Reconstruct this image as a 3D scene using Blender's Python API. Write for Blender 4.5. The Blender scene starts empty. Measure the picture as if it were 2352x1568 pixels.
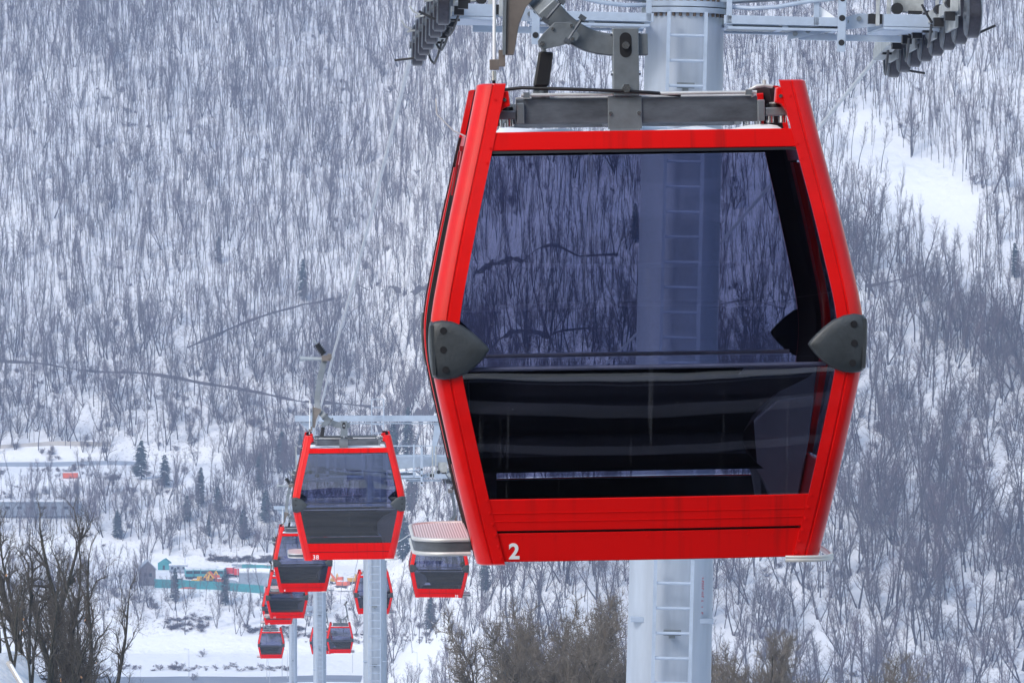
import bpy, bmesh, math, random
import numpy as np
from mathutils import Vector, Matrix, noise
R = math.radians
sc = bpy.context.scene
col = sc.collection
random.seed(7)

# ------------------------------------------------------------------ camera
FPX = 9663.0; CX, CY = 1176.0, 784.0; PITCH = R(2.0)
cam = bpy.data.cameras.new('camera'); camo = bpy.data.objects.new('camera', cam); col.objects.link(camo)
cam.sensor_width = 36; cam.lens = 36 * FPX / 2352; cam.clip_start = 0.5; cam.clip_end = 6000
camo.location = (0, 0, 0); camo.rotation_euler = (R(90) - PITCH, 0, 0)
sc.camera = camo

def ray(px, py):
    a = (px - CX) / FPX; b = (CY - py) / FPX
    fy = math.cos(PITCH) + b * math.sin(PITCH); fz = -math.sin(PITCH) + b * math.cos(PITCH)
    return a / fy, fz / fy                       # x and z per metre of y
def P(px, py, d):
    a, b = ray(px, py); return Vector((a * d, d, b * d))

# ------------------------------------------------------------------ mesh builder
class MB:
    def __init__(s): s.v = []; s.f = []; s.marks = []
    def add(s, vs, fs):
        n = len(s.v); s.marks.append((n, len(s.f))); s.v.extend([tuple(v) for v in vs]); s.f.extend([tuple(i + n for i in f) for f in fs])
    def box(s, c, d, rot=None):
        x, y, z = d[0] / 2, d[1] / 2, d[2] / 2
        vs = [Vector((i * x, j * y, k * z)) for i in (-1, 1) for j in (-1, 1) for k in (-1, 1)]
        if rot is not None: vs = [rot @ v for v in vs]
        c = Vector(c); vs = [v + c for v in vs]
        s.add(vs, [(0, 1, 3, 2), (4, 6, 7, 5), (0, 4, 5, 1), (2, 3, 7, 6), (0, 2, 6, 4), (1, 5, 7, 3)])
    def b2(s, x0, x1, y0, y1, z0, z1): s.box(((x0 + x1) / 2, (y0 + y1) / 2, (z0 + z1) / 2), (x1 - x0, y1 - y0, z1 - z0))
    def bar(s, p0, p1, w, h=None, up=(0, 0, 1)):
        p0, p1 = Vector(p0), Vector(p1); d = p1 - p0; L = d.length; d.normalize(); up = Vector(up)
        if abs(d.dot(up)) > .98: up = Vector((0, 1, 0))
        x = d.cross(up).normalized(); z = x.cross(d).normalized()
        m = Matrix((x, d, z)).transposed(); s.box((p0 + p1) / 2, (w, L, h or w), m)
    def tube(s, pts, r, n=8, caps=True):
        pts = [Vector(p) for p in pts]; rs = r if isinstance(r, (list, tuple)) else [r] * len(pts)
        rings = []; prev = None
        for i, p in enumerate(pts):
            d = (pts[min(i + 1, len(pts) - 1)] - pts[max(i - 1, 0)]).normalized()
            if prev is None:
                a = Vector((0, 0, 1)) if abs(d.z) < .9 else Vector((0, 1, 0)); x = d.cross(a).normalized()
            else: x = (prev - d * prev.dot(d)).normalized()
            prev = x; y = d.cross(x)
            rings.append([p + (x * math.cos(t) + y * math.sin(t)) * rs[i] for t in [2 * math.pi * k / n for k in range(n)]])
        vs = [v for rg in rings for v in rg]; fs = []
        for i in range(len(pts) - 1):
            for k in range(n): fs.append((i * n + k, i * n + (k + 1) % n, (i + 1) * n + (k + 1) % n, (i + 1) * n + k))
        if caps: fs.append(tuple(range(n - 1, -1, -1))); fs.append(tuple((len(pts) - 1) * n + k for k in range(n)))
        s.add(vs, fs)
    def cyl(s, p0, p1, r, n=16): s.tube([p0, p1], r, n)
    def prism(s, poly, y0, y1):                   # poly of (x,z), extruded in y
        n = len(poly); vs = [(x, y0, z) for x, z in poly] + [(x, y1, z) for x, z in poly]
        s.add(vs, [tuple(range(n)), tuple(range(2 * n - 1, n - 1, -1))] + [(i, i + n, (i + 1) % n + n, (i + 1) % n) for i in range(n)])
    def loft(s, secs, close=True, caps=True):     # sections of equal length
        n = len(secs[0]); vs = [v for q in secs for v in q]; fs = []
        for i in range(len(secs) - 1):
            for k in range(n if close else n - 1): fs.append((i * n + k, i * n + (k + 1) % n, (i + 1) * n + (k + 1) % n, (i + 1) * n + k))
        if caps: fs.append(tuple(range(n - 1, -1, -1))); fs.append(tuple((len(secs) - 1) * n + k for k in range(n)))
        s.add(vs, fs)
    def build(s, name, mat, parent=None, smooth=None, bevel=None, fix=True):
        me = bpy.data.meshes.new(name); me.from_pydata(s.v, [], s.f); me.validate()
        if fix:
            bm = bmesh.new(); bm.from_mesh(me); bmesh.ops.recalc_face_normals(bm, faces=bm.faces); bm.to_mesh(me); bm.free()
        me.materials.append(mat)
        if smooth:
            me.polygons.foreach_set('use_smooth', [True] * len(me.polygons)); me.set_sharp_from_angle(angle=R(smooth))
        o = bpy.data.objects.new(name, me); col.objects.link(o)
        if parent is not None: o.parent = parent
        if bevel:
            m = o.modifiers.new('bevel', 'BEVEL'); m.width = bevel; m.segments = 2; m.limit_method = 'ANGLE'
        return o

def each(mb, name, mat_, parent, **kw):
    out = []
    for st, en in zip(mb.marks, mb.marks[1:] + [(len(mb.v), len(mb.f))]):
        m = MB(); m.v = mb.v[st[0]:en[0]]; m.f = [tuple(i - st[0] for i in f) for f in mb.f[st[1]:en[1]]]; out.append(m.build(name, mat_, parent, **kw))
    return out
def tag(o, label=None, cat=None, group=None, kind=None):
    if label: o['label'] = label
    if cat: o['category'] = cat
    if group: o['group'] = group
    if kind: o['kind'] = kind
    return o
def empty(name, loc=(0, 0, 0), rot=(0, 0, 0)):
    o = bpy.data.objects.new(name, None); o.location = loc; o.rotation_euler = rot; o.empty_display_size = .3; col.objects.link(o); return o
KIDS = {}
def copy_tree(o, parent=None, skip=()):
    c = o.copy(); col.objects.link(c)
    if parent is not None: c.parent = parent
    for ch in [k for k in bpy.data.objects if k.parent == o]:
        if ch.name.split('.')[0] in skip: continue
        copy_tree(ch, c, skip)
    return c

# ------------------------------------------------------------------ materials
def mat(name, rgb, rough=.6, metal=0., coat=0., nscale=0, namp=.0, bump=0, bscale=20, spec=.5, streak=None):
    m = bpy.data.materials.new(name); m.use_nodes = True; nt = m.node_tree; b = nt.nodes['Principled BSDF']
    b.inputs['Base Color'].default_value = (*rgb, 1); b.inputs['Roughness'].default_value = rough; b.inputs['Metallic'].default_value = metal
    b.inputs['Coat Weight'].default_value = coat; b.inputs['Coat Roughness'].default_value = .06; b.inputs['Specular IOR Level'].default_value = spec
    tc = nt.nodes.new('ShaderNodeTexCoord')
    if namp:
        nz = nt.nodes.new('ShaderNodeTexNoise'); nz.inputs['Scale'].default_value = nscale; nz.inputs['Detail'].default_value = 6; nz.inputs['Roughness'].default_value = .65
        mp = nt.nodes.new('ShaderNodeMapping'); mp.inputs['Scale'].default_value = streak or (1, 1, 1)
        nt.links.new(tc.outputs['Object'], mp.inputs[0]); nt.links.new(mp.outputs[0], nz.inputs['Vector'])
        rp = nt.nodes.new('ShaderNodeMapRange'); rp.inputs[1].default_value = .3; rp.inputs[2].default_value = .7
        nt.links.new(nz.outputs[0], rp.inputs[0])
        mx = nt.nodes.new('ShaderNodeMix'); mx.data_type = 'RGBA'
        mx.inputs[6].default_value = (*[c * (1 - namp) for c in rgb], 1); mx.inputs[7].default_value = (*[min(1, c * (1 + namp)) for c in rgb], 1)
        nt.links.new(rp.outputs[0], mx.inputs[0]); nt.links.new(mx.outputs[2], b.inputs['Base Color'])
    if bump:
        n2 = nt.nodes.new('ShaderNodeTexNoise'); n2.inputs['Scale'].default_value = bscale; n2.inputs['Detail'].default_value = 5
        nt.links.new(tc.outputs['Object'], n2.inputs['Vector'])
        bp = nt.nodes.new('ShaderNodeBump'); bp.inputs['Strength'].default_value = bump; bp.inputs['Distance'].default_value = .02
        nt.links.new(n2.outputs[0], bp.inputs['Height']); nt.links.new(bp.outputs[0], b.inputs['Normal'])
    return m
M = {}
RED = (.70, .006, .006)
M['red'] = mat('red_paint', RED, .30, coat=.28, spec=.25, nscale=3.5, namp=.13, bump=.02, bscale=4)
# end panels carry vertical run-off dirt
def dirty_red():
    m = mat('red_panel_paint', RED, .55, coat=.0, spec=.06); nt = m.node_tree; b = nt.nodes['Principled BSDF']; tc = nt.nodes.new('ShaderNodeTexCoord')
    mp = nt.nodes.new('ShaderNodeMapping'); mp.inputs['Scale'].default_value = (17, 3, .6)
    nz = nt.nodes.new('ShaderNodeTexNoise'); nz.inputs['Scale'].default_value = 1; nz.inputs['Detail'].default_value = 5
    lo = nt.nodes.new('ShaderNodeTexNoise'); lo.inputs['Scale'].default_value = 1.7; lo.inputs['Detail'].default_value = 2
    nt.links.new(tc.outputs['Object'], mp.inputs[0]); nt.links.new(mp.outputs[0], nz.inputs['Vector']); nt.links.new(tc.outputs['Object'], lo.inputs['Vector'])
    r1 = nt.nodes.new('ShaderNodeMapRange'); r1.inputs[1].default_value = .52; r1.inputs[2].default_value = .72
    r2 = nt.nodes.new('ShaderNodeMapRange'); r2.inputs[1].default_value = .42; r2.inputs[2].default_value = .62
    nt.links.new(nz.outputs[0], r1.inputs[0]); nt.links.new(lo.outputs[0], r2.inputs[0])
    mu = nt.nodes.new('ShaderNodeMath'); mu.operation = 'MULTIPLY'; nt.links.new(r1.outputs[0], mu.inputs[0]); nt.links.new(r2.outputs[0], mu.inputs[1])
    mx = nt.nodes.new('ShaderNodeMix'); mx.data_type = 'RGBA'; mx.inputs[6].default_value = (*RED, 1); mx.inputs[7].default_value = (.40, .010, .010, 1)
    nt.links.new(mu.outputs[0], mx.inputs[0]); nt.links.new(mx.outputs[2], b.inputs['Base Color'])
    wv = nt.nodes.new('ShaderNodeTexWave'); wv.bands_direction = 'Z'; wv.inputs['Scale'].default_value = 4
    return m
M['panel'] = dirty_red()
M['darkred'] = mat('dark_red_paint', (.30, .006, .012), .4, coat=.3)
M['black'] = mat('black_rubber', (.012, .012, .015), .45)
M['seal'] = mat('window_seal', (.02, .018, .022), .35)
M['bumper'] = mat('grey_bumper', (.042, .050, .058), .42, nscale=9, namp=.28, bump=.12, bscale=60)
M['seat'] = mat('seat_shell', (.005, .005, .007), .5, coat=.0, spec=.3, nscale=14, namp=.4)
M['floor'] = mat('cabin_floor', (.011, .012, .014), .45, bump=.6, bscale=7, nscale=8, namp=.7)
M['liner'] = mat('cabin_liner', (.12, .12, .135), .5, nscale=3, namp=.3)
M['lining'] = mat('dark_post_lining', (.022, .012, .016), .5)
M['reflgrey'] = mat('grey_reflection', (.22, .24, .27), .5, nscale=2, namp=.15)  # tone of the pale reflection that the added panels imitate
M['galv'] = mat('galvanised_steel', (.20, .225, .25), .48, .55, nscale=5, namp=.25, bump=.05, bscale=30)
M['galvdark'] = mat('weathered_steel', (.11, .125, .15), .5, .5, nscale=4, namp=.4, streak=(1, 1, 3))
M['bronze'] = mat('brownish_steel', (.19, .165, .15), .5, .4, nscale=6, namp=.2)
M['chrome'] = mat('bright_bolt', (.62, .64, .66), .22, .9)
M['alu'] = mat('aluminium_rim', (.66, .66, .66), .35, .3, nscale=6, namp=.15)
M['whitem'] = mat('white_rod', (.85, .86, .88), .4)
M['hanger'] = mat('pale_hanger_steel', (.36, .40, .44), .5, .25, nscale=8, namp=.15)
M['tower'] = mat('tower_steel', (.36, .41, .49), .42, .1, nscale=1.6, namp=.14, streak=(2.5, 2.5, .3), bump=.02)
M['towerw'] = mat('tower_arm_paint', (.37, .44, .55), .4, .1, nscale=6, namp=.1)
M['panelw'] = mat('weathered_white_paint', (.36, .38, .39), .5, nscale=7, namp=.3)
M['tyre'] = mat('sheave_rubber', (.05, .05, .065), .6)
M['tread'] = mat('sheave_tread', (.035, .035, .048), .35, .3, nscale=30, namp=.3)
M['rust'] = mat('rusty_bolts', (.12, .09, .075), .7, nscale=20, namp=.5)
M['rope'] = mat('haul_rope', (.52, .54, .57), .5, .3, nscale=30, namp=.3)
M['number'] = mat('white_decal', (.85, .86, .88), .5)
M['redtext'] = mat('red_marking', (.45, .10, .14), .6)
M['bark'] = mat('bark', (.055, .052, .058), .9, nscale=3, namp=.35)
M['twig'] = mat('twigs', (.118, .104, .108), .9)
M['twig2'] = mat('reddish_twigs', (.13, .10, .11), .9)
M['nbark'] = mat('mossy_bark', (.040, .038, .028), .9, nscale=5, namp=.6, bump=.5, bscale=12)
M['ntwig'] = mat('brown_twigs', (.155, .135, .115), .9, nscale=2, namp=.3)
M['ltwig'] = mat('dark_brown_twigs', (.078, .068, .056), .9, nscale=2, namp=.3)
M['cut'] = mat('cut_wood', (.62, .33, .16), .8)
M['conifer'] = mat('conifer_needles', (.028, .055, .045), .85, nscale=1.2, namp=.35)
M['snow'] = mat('fresh_snow', (.86, .88, .92), .75, bump=.3, bscale=9)
M['brush'] = mat('brush_twigs', (.13, .11, .115), .9)
M['teal'] = mat('teal_paint', (.03, .27, .30), .5, nscale=2, namp=.2)
M['greyw'] = mat('grey_sheeting', (.30, .35, .42), .7, nscale=.4, namp=.15)
M['wood'] = mat('weathered_timber', (.16, .15, .16), .8, nscale=2, namp=.3)
M['yellow'] = mat('yellow_paint', (.72, .40, .03), .5)
M['orange'] = mat('orange_paint', (.70, .13, .05), .5)
M['mred'] = mat('machine_red', (.60, .03, .03), .5)
M['carb'] = mat('car_body', (.25, .28, .33), .35)
M['dglass'] = mat('dark_window', (.03, .04, .05), .15)
M['beige'] = mat('beige_wall', (.46, .43, .40), .8, nscale=.3, namp=.15)
M['road'] = mat('wet_road', (.20, .225, .27), .5, nscale=.05, namp=.25, streak=(1, 6, 1))
M['earth'] = mat('dark_earth', (.09, .085, .09), .9, nscale=.6, namp=.5)
M['pole'] = mat('lamp_post_steel', (.45, .47, .5), .5, .2)

def glass_mat(name, tr, ior=1.5, rough=.0):
    m = bpy.data.materials.new(name); m.use_nodes = True; nt = m.node_tree; nt.nodes.clear()
    out = nt.nodes.new('ShaderNodeOutputMaterial'); mx = nt.nodes.new('ShaderNodeMixShader'); t = nt.nodes.new('ShaderNodeBsdfTransparent'); g = nt.nodes.new('ShaderNodeBsdfGlossy')
    fr = nt.nodes.new('ShaderNodeFresnel'); fr.inputs[0].default_value = ior
    geo = nt.nodes.new('ShaderNodeNewGeometry')
    inv = nt.nodes.new('ShaderNodeMath'); inv.operation = 'SUBTRACT'; inv.inputs[0].default_value = 1; nt.links.new(geo.outputs['Backfacing'], inv.inputs[1])
    mu = nt.nodes.new('ShaderNodeMath'); mu.operation = 'MULTIPLY'; nt.links.new(fr.outputs[0], mu.inputs[0]); nt.links.new(inv.outputs[0], mu.inputs[1])
    m2 = nt.nodes.new('ShaderNodeMath'); m2.operation = 'MULTIPLY'; m2.inputs[1].default_value = 1.6; nt.links.new(mu.outputs[0], m2.inputs[0])
    t.inputs[0].default_value = (*tr, 1); g.inputs['Roughness'].default_value = rough; g.inputs[0].default_value = (1, 1, 1, 1)
    tc = nt.nodes.new('ShaderNodeTexCoord')
    n1 = nt.nodes.new('ShaderNodeTexNoise'); n1.inputs['Scale'].default_value = 2.6; n1.inputs['Detail'].default_value = 1; nt.links.new(tc.outputs['Object'], n1.inputs['Vector'])
    bp = nt.nodes.new('ShaderNodeBump'); bp.inputs['Strength'].default_value = .5; bp.inputs['Distance'].default_value = .0016; nt.links.new(n1.outputs[0], bp.inputs['Height']); nt.links.new(bp.outputs[0], g.inputs['Normal'])
    # run-off streaks and specks on the pane
    mp = nt.nodes.new('ShaderNodeMapping'); mp.inputs['Scale'].default_value = (26, 4, .55); nt.links.new(tc.outputs['Object'], mp.inputs[0])
    n2 = nt.nodes.new('ShaderNodeTexNoise'); n2.inputs['Scale'].default_value = 1; n2.inputs['Detail'].default_value = 6; n2.inputs['Roughness'].default_value = .7; nt.links.new(mp.outputs[0], n2.inputs['Vector'])
    r2 = nt.nodes.new('ShaderNodeMapRange'); r2.inputs[1].default_value = .60; r2.inputs[2].default_value = .80; r2.inputs[4].default_value = .10; nt.links.new(n2.outputs[0], r2.inputs[0])
    n3 = nt.nodes.new('ShaderNodeTexNoise'); n3.inputs['Scale'].default_value = 70; n3.inputs['Detail'].default_value = 2; nt.links.new(tc.outputs['Object'], n3.inputs['Vector'])
    r3 = nt.nodes.new('ShaderNodeMapRange'); r3.inputs[1].default_value = .74; r3.inputs[2].default_value = .80; r3.inputs[4].default_value = .25; nt.links.new(n3.outputs[0], r3.inputs[0])
    ad = nt.nodes.new('ShaderNodeMath'); ad.operation = 'ADD'; nt.links.new(r2.outputs[0], ad.inputs[0]); nt.links.new(r3.outputs[0], ad.inputs[1])
    df = nt.nodes.new('ShaderNodeBsdfDiffuse'); df.inputs[0].default_value = (.55, .58, .62, 1); mt = nt.nodes.new('ShaderNodeMixShader'); nt.links.new(ad.outputs[0], mt.inputs[0]); nt.links.new(t.outputs[0], mt.inputs[1]); nt.links.new(df.outputs[0], mt.inputs[2])
    nt.links.new(m2.outputs[0], mx.inputs[0]); nt.links.new(mt.outputs[0], mx.inputs[1]); nt.links.new(g.outputs[0], mx.inputs[2]); nt.links.new(mx.outputs[0], out.inputs[0])
    return m
M['glass'] = glass_mat('tinted_window_glass', (.63, .645, .735))
M['sideglass'] = glass_mat('side_window_glass', (.48, .49, .57))

# deck with fine ribs
def deck_mat():
    m = mat('ribbed_deck', (.62, .56, .58), .6); nt = m.node_tree; b = nt.nodes['Principled BSDF']; tc = nt.nodes.new('ShaderNodeTexCoord')
    w = nt.nodes.new('ShaderNodeTexWave'); w.wave_type = 'BANDS'; w.bands_direction = 'X'; w.inputs['Scale'].default_value = 24
    mx = nt.nodes.new('ShaderNodeMix'); mx.data_type = 'RGBA'; mx.inputs[6].default_value = (.40, .33, .36, 1); mx.inputs[7].default_value = (.80, .76, .78, 1)
    nt.links.new(tc.outputs['Object'], w.inputs[0]); nt.links.new(w.outputs[1], mx.inputs[0]); nt.links.new(mx.outputs[2], b.inputs['Base Color']); return m
M['deck'] = deck_mat()

# snowy ground: snow with patches of leaf litter and brush showing through
def ground_mat():
    m = bpy.data.materials.new('snowy_ground'); m.use_nodes = True; nt = m.node_tree; b = nt.nodes['Principled BSDF']; b.inputs['Roughness'].default_value = .8
    tc = nt.nodes.new('ShaderNodeTexCoord')
    def nz(scale, det, lo, hi, sx=(1, 1, 1), rough=.6):
        mp = nt.nodes.new('ShaderNodeMapping'); mp.inputs['Scale'].default_value = sx; nt.links.new(tc.outputs['Object'], mp.inputs[0])
        n = nt.nodes.new('ShaderNodeTexNoise'); n.inputs['Scale'].default_value = scale; n.inputs['Detail'].default_value = det; n.inputs['Roughness'].default_value = rough
        nt.links.new(mp.outputs[0], n.inputs['Vector']); r = nt.nodes.new('ShaderNodeMapRange'); r.inputs[1].default_value = lo; r.inputs[2].default_value = hi
        nt.links.new(n.outputs[0], r.inputs[0]); return r.outputs[0]
    fine = nz(.9, 6, .53, .66, (1, .6, 1), .75); zone = nz(.018, 3, .44, .60)
    mu = nt.nodes.new('ShaderNodeMath'); mu.operation = 'MULTIPLY'; nt.links.new(fine, mu.inputs[0]); nt.links.new(zone, mu.inputs[1])
    at = nt.nodes.new('ShaderNodeAttribute'); at.attribute_name = 'bare'
    mb = nt.nodes.new('ShaderNodeMath'); mb.operation = 'MULTIPLY'; nt.links.new(mu.outputs[0], mb.inputs[0]); nt.links.new(at.outputs['Fac'], mb.inputs[1])
    mx = nt.nodes.new('ShaderNodeMix'); mx.data_type = 'RGBA'; mx.inputs[6].default_value = (.84, .86, .90, 1); mx.inputs[7].default_value = (.20, .18, .19, 1)
    nt.links.new(mb.outputs[0], mx.inputs[0]); nt.links.new(mx.outputs[2], b.inputs['Base Color'])
    n2 = nt.nodes.new('ShaderNodeTexNoise'); n2.inputs['Scale'].default_value = .35; n2.inputs['Detail'].default_value = 7; nt.links.new(tc.outputs['Object'], n2.inputs['Vector'])
    bp = nt.nodes.new('ShaderNodeBump'); bp.inputs['Strength'].default_value = .8; bp.inputs['Distance'].default_value = .8
    nt.links.new(n2.outputs[0], bp.inputs['Height']); nt.links.new(bp.outputs[0], b.inputs['Normal'])
    return m
M['ground'] = ground_mat()

# ------------------------------------------------------------------ terrain
LP = np.array([(-250, 14), (-120, 3), (-40, -6), (0, -9), (46, -12), (140, -30), (245, -48), (390, -70), (800, -112), (1100, -150), (1238, -144.8), (1312, -143.5), (1327, -138), (1356, -127), (1405, -124.2), (1465, -99), (1510, -96), (1875, 86), (1990, 132), (2200, 140)])
RP = np.array([(-250, 14), (-120, 3), (-40, -6), (0, -9), (46, -12), (140, -30), (245, -48), (390, -70), (700, -107), (900, -128), (1040, -137), (1105, -127), (1225, -78), (1380, -2), (1521, 68), (1660, 128), (2200, 140)])
def sst(a, b, x): t = np.clip((x - a) / (b - a), 0, 1); return t * t * (3 - 2 * t)
def zg(x, y):
    x = np.asarray(x, float); y = np.asarray(y, float)
    l = np.interp(y, LP[:, 0], LP[:, 1]); r = np.interp(y, RP[:, 0], RP[:, 1])
    u = x / np.maximum(y, 50); w = sst(-.035, .012, u) * sst(400, 700, y)
    z = l * (1 - w) + r * w
    far = sst(1000, 1300, y); steep = sst(1500, 1560, y) * (1 - w) + w * far
    z = z + far * (.35 + .65 * steep) * (1.5 * np.sin(x * .043 + 1.2 + y * .011) * np.cos(y * .037 + x * .02) + .8 * np.sin(x * .11 + y * .07) * np.cos(y * .09 - x * .05 + 2))
    z = z + steep * 3.0 * np.sin(x * .018 + y * .006 + .5)
    kn = np.exp(-((y - 150) / 34.) ** 2) * sst(7.5, 19, -x) * 15.4 + .5 * np.exp(-((y - 150) / 40.) ** 2) * np.sin(x * 1.1 + y * .3) * sst(7, 14, -x)
    z = z + kn + 11.5 * np.exp(-((y - 172) / 27.) ** 2 - ((x - 6) / 13.) ** 2)
    # snow dome at the right edge
    z = z + 7 * np.exp(-((x - 150) / 11.) ** 2 - ((y - 1214) / 13.) ** 2)
    return z
def Z(x, y): return float(zg(x, y))
def G(px, py, d0=900, d1=2100):
    a, b = ray(px, py); ds = np.arange(d0, d1, 1.0); g = zg(a * ds, ds); k = np.nonzero(b * ds < g)[0]
    if len(k) == 0: return None
    d = ds[k[0]]; return Vector((a * d, d, Z(a * d, d)))
ys = np.concatenate([np.arange(-240, 100, 6), np.arange(100, 200, 2.5), np.arange(200, 1000, 10), np.arange(1000, 2001, 2.5), [2030, 2080, 2190]])
xs = np.concatenate([np.arange(-620, -260, 12), np.arange(-260, -30, 3), np.arange(-30, 30, 2), np.arange(30, 260, 3), np.arange(260, 621, 12)])
X, Y = np.meshgrid(xs, ys); ZZ = zg(X, Y)
nv = X.size; me = bpy.data.meshes.new('ground')
co = np.stack([X.ravel(), Y.ravel(), ZZ.ravel()], 1)
nx, ny = len(xs), len(ys); idx = np.arange(nv).reshape(ny, nx)
q = np.stack([idx[:-1, :-1].ravel(), idx[:-1, 1:].ravel(), idx[1:, 1:].ravel(), idx[1:, :-1].ravel()], 1)
me.vertices.add(nv); me.vertices.foreach_set('co', co.ravel()); me.loops.add(q.size); me.loops.foreach_set('vertex_index', q.ravel())
me.polygons.add(len(q)); me.polygons.foreach_set('loop_start', np.arange(0, q.size, 4)); me.polygons.foreach_set('use_smooth', np.ones(len(q), bool)); me.update()
me.materials.append(M['ground'])
def dpx(x, y, z):
    e = math.atan2(-z, y) - PITCH; return CX + FPX * x / y, CY + FPX * math.tan(e)
DX = CX + FPX * X / np.maximum(Y, 1); DY = CY + FPX * np.tan(np.arctan2(-ZZ, np.maximum(Y, 1)) - PITCH)
CLEAR = [(1925, 262), (1990, 275), (2080, 345), (2200, 420), (2262, 480), (2262, 590), (2150, 568), (2040, 510), (1955, 440), (1915, 330)]
def inpoly(px, py, poly):
    c = np.zeros(np.shape(px), bool); n = len(poly)
    for i in range(n):
        x1, y1 = poly[i]; x2, y2 = poly[(i + 1) % n]
        if y1 == y2: continue
        c ^= ((y1 > py) != (y2 > py)) & (px < (x2 - x1) * (py - y1) / (y2 - y1) + x1)
    return c
bare = np.where(Y > 1000, 1.0, .5); bare = np.where((DY > 1455) & (DX < 1000) & (Y > 1100), .05, bare); bare = np.where(inpoly(DX, DY, CLEAR), .4, bare)
bare = np.where((Y > 60) & (Y < 250) & (X < -8), .9, bare)
a = me.attributes.new('bare', 'FLOAT', 'POINT'); a.data.foreach_set('value', bare.ravel().astype(np.float32))
go = bpy.data.objects.new('ground', me); col.objects.link(go); tag(go, kind='structure')

def strip(pts, w, h, name, m, lift=.02, label=None, cat=None, kind=None, samp=1.5):
    """ground-hugging strip along world xy points, width w in plan, raised h"""
    mb = MB(); P2 = []
    for (x0, y0), (x1, y1) in zip(pts[:-1], pts[1:]):
        n = max(1, int(math.hypot(x1 - x0, y1 - y0) / samp))
        P2 += [(x0 + (x1 - x0) * t / n, y0 + (y1 - y0) * t / n) for t in range(n)]
    P2.append(pts[-1]); secs = []
    for i, (x, y) in enumerate(P2):
        ax, ay = P2[max(i - 1, 0)]; bx, by = P2[min(i + 1, len(P2) - 1)]; L = math.hypot(bx - ax, by - ay) or 1
        nx_, ny_ = -(by - ay) / L, (bx - ax) / L; nn = noise.noise((x * .09, y * .09, 1)) + .5 * noise.noise((x * .35, y * .35, 4)); hh = h * max(.05, .55 + 1.3 * nn); ww = w * max(.25, .7 + 1.2 * noise.noise((x * .11, y * .11, 7)))
        xa, ya, xb, yb = x - nx_ * ww / 2, y - ny_ * ww / 2, x + nx_ * ww / 2, y + ny_ * ww / 2
        za, zb = Z(xa, ya), Z(xb, yb)
        secs.append([(xa, ya, za - .6), (xa, ya, za + lift), (xa * .85 + xb * .15, ya * .85 + yb * .15, za * .85 + zb * .15 + lift + hh), (xb, yb, zb + lift + hh * .3), (xb, yb, zb - .6)])
    mb.loft(secs); o = mb.build(name, m); tag(o, label, cat, kind=kind); return o

# ------------------------------------------------------------------ world, sun, haze
SUN_EL, SUN_AZ = R(42), R(-140)      # azimuth from +Y clockwise: light from behind-left of the camera
w = bpy.data.worlds.new('World'); sc.world = w; w.use_nodes = True; nt = w.node_tree; bg = nt.nodes['Background']
sk = nt.nodes.new('ShaderNodeTexSky'); sk.sky_type = 'NISHITA'; sk.sun_disc = False; sk.sun_elevation = SUN_EL; sk.sun_rotation = SUN_AZ
sk.air_density = 1.6; sk.dust_density = 2.5; sk.ozone_density = 2.0
nt.links.new(sk.outputs[0], bg.inputs[0]); bg.inputs[1].default_value = .15
sun = bpy.data.lights.new('sun', 'SUN'); sun.energy = 1.0; sun.angle = R(14); sun.color = (1, .985, .98)
so = bpy.data.objects.new('sun', sun); col.objects.link(so)
sd = Vector((math.sin(SUN_AZ) * math.cos(SUN_EL), math.cos(SUN_AZ) * math.cos(SUN_EL), math.sin(SUN_EL)))
so.rotation_euler = sd.to_track_quat('Z', 'Y').to_euler()
sc.view_settings.view_transform = 'Standard'; sc.view_settings.look = 'None'; sc.view_settings.exposure = EXPOSURE = .38; sc.view_settings.gamma = 1
hz = MB(); hz.b2(-640, 640, -260, 2230, -165, 175)
hm = bpy.data.materials.new('haze_air'); hm.use_nodes = True; nt = hm.node_tree; nt.nodes.clear()
ou = nt.nodes.new('ShaderNodeOutputMaterial'); pv = nt.nodes.new('ShaderNodeVolumePrincipled'); pv.inputs['Color'].default_value = (.56, .69, 1, 1); pv.inputs['Density'].default_value = .00017
pv.inputs['Anisotropy'].default_value = .1; nt.links.new(pv.outputs[0], ou.inputs['Volume'])
ho = hz.build('haze', hm); tag(ho, kind='stuff', label='thin bluish winter haze filling the valley air', cat='haze')

# ------------------------------------------------------------------ cabin
WT = [(-.03, .828), (0, .838), (.28, .905), (.59, .972), (.9, 1.035), (1.02, 1.048), (1.12, 1.047), (1.24, 1.03), (1.42, .993), (1.63, .947), (1.83, .90), (2.04, .85), (2.3, .792)]
HT = [(-.03, .65), (0, .66), (.3, .73), (.6, .79), (.9, .835), (1.02, .845), (1.2, .84), (1.42, .815), (1.63, .785), (1.83, .75), (2.04, .715), (2.3, .675)]
def cr(T, z):
    i = max(0, min(len(T) - 2, sum(1 for a in T if a[0] <= z) - 1)); z0, v0 = T[i]; z1, v1 = T[i + 1]; h = z1 - z0; t = (z - z0) / h
    m0 = (v1 - T[i - 1][1]) / (z1 - T[i - 1][0]) if i > 0 else (v1 - v0) / h
    m1 = (T[i + 2][1] - v0) / (T[i + 2][0] - z0) if i + 2 < len(T) else (v1 - v0) / h
    return (2 * t**3 - 3 * t**2 + 1) * v0 + (t**3 - 2 * t**2 + t) * h * m0 + (-2 * t**3 + 3 * t**2) * v1 + (t**3 - t**2) * h * m1
Wf = lambda z: cr(WT, z)
Hf = lambda z: cr(HT, z)
def yend(x, z, off=0): wz = Wf(z); return Hf(z) - off + .035 * (1 - min(1, (x / wz) ** 2))
def zz(z0, z1, n): return [z0 + (z1 - z0) * k / n for k in range(n + 1)]

root = empty('gondola_cabin')
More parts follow.
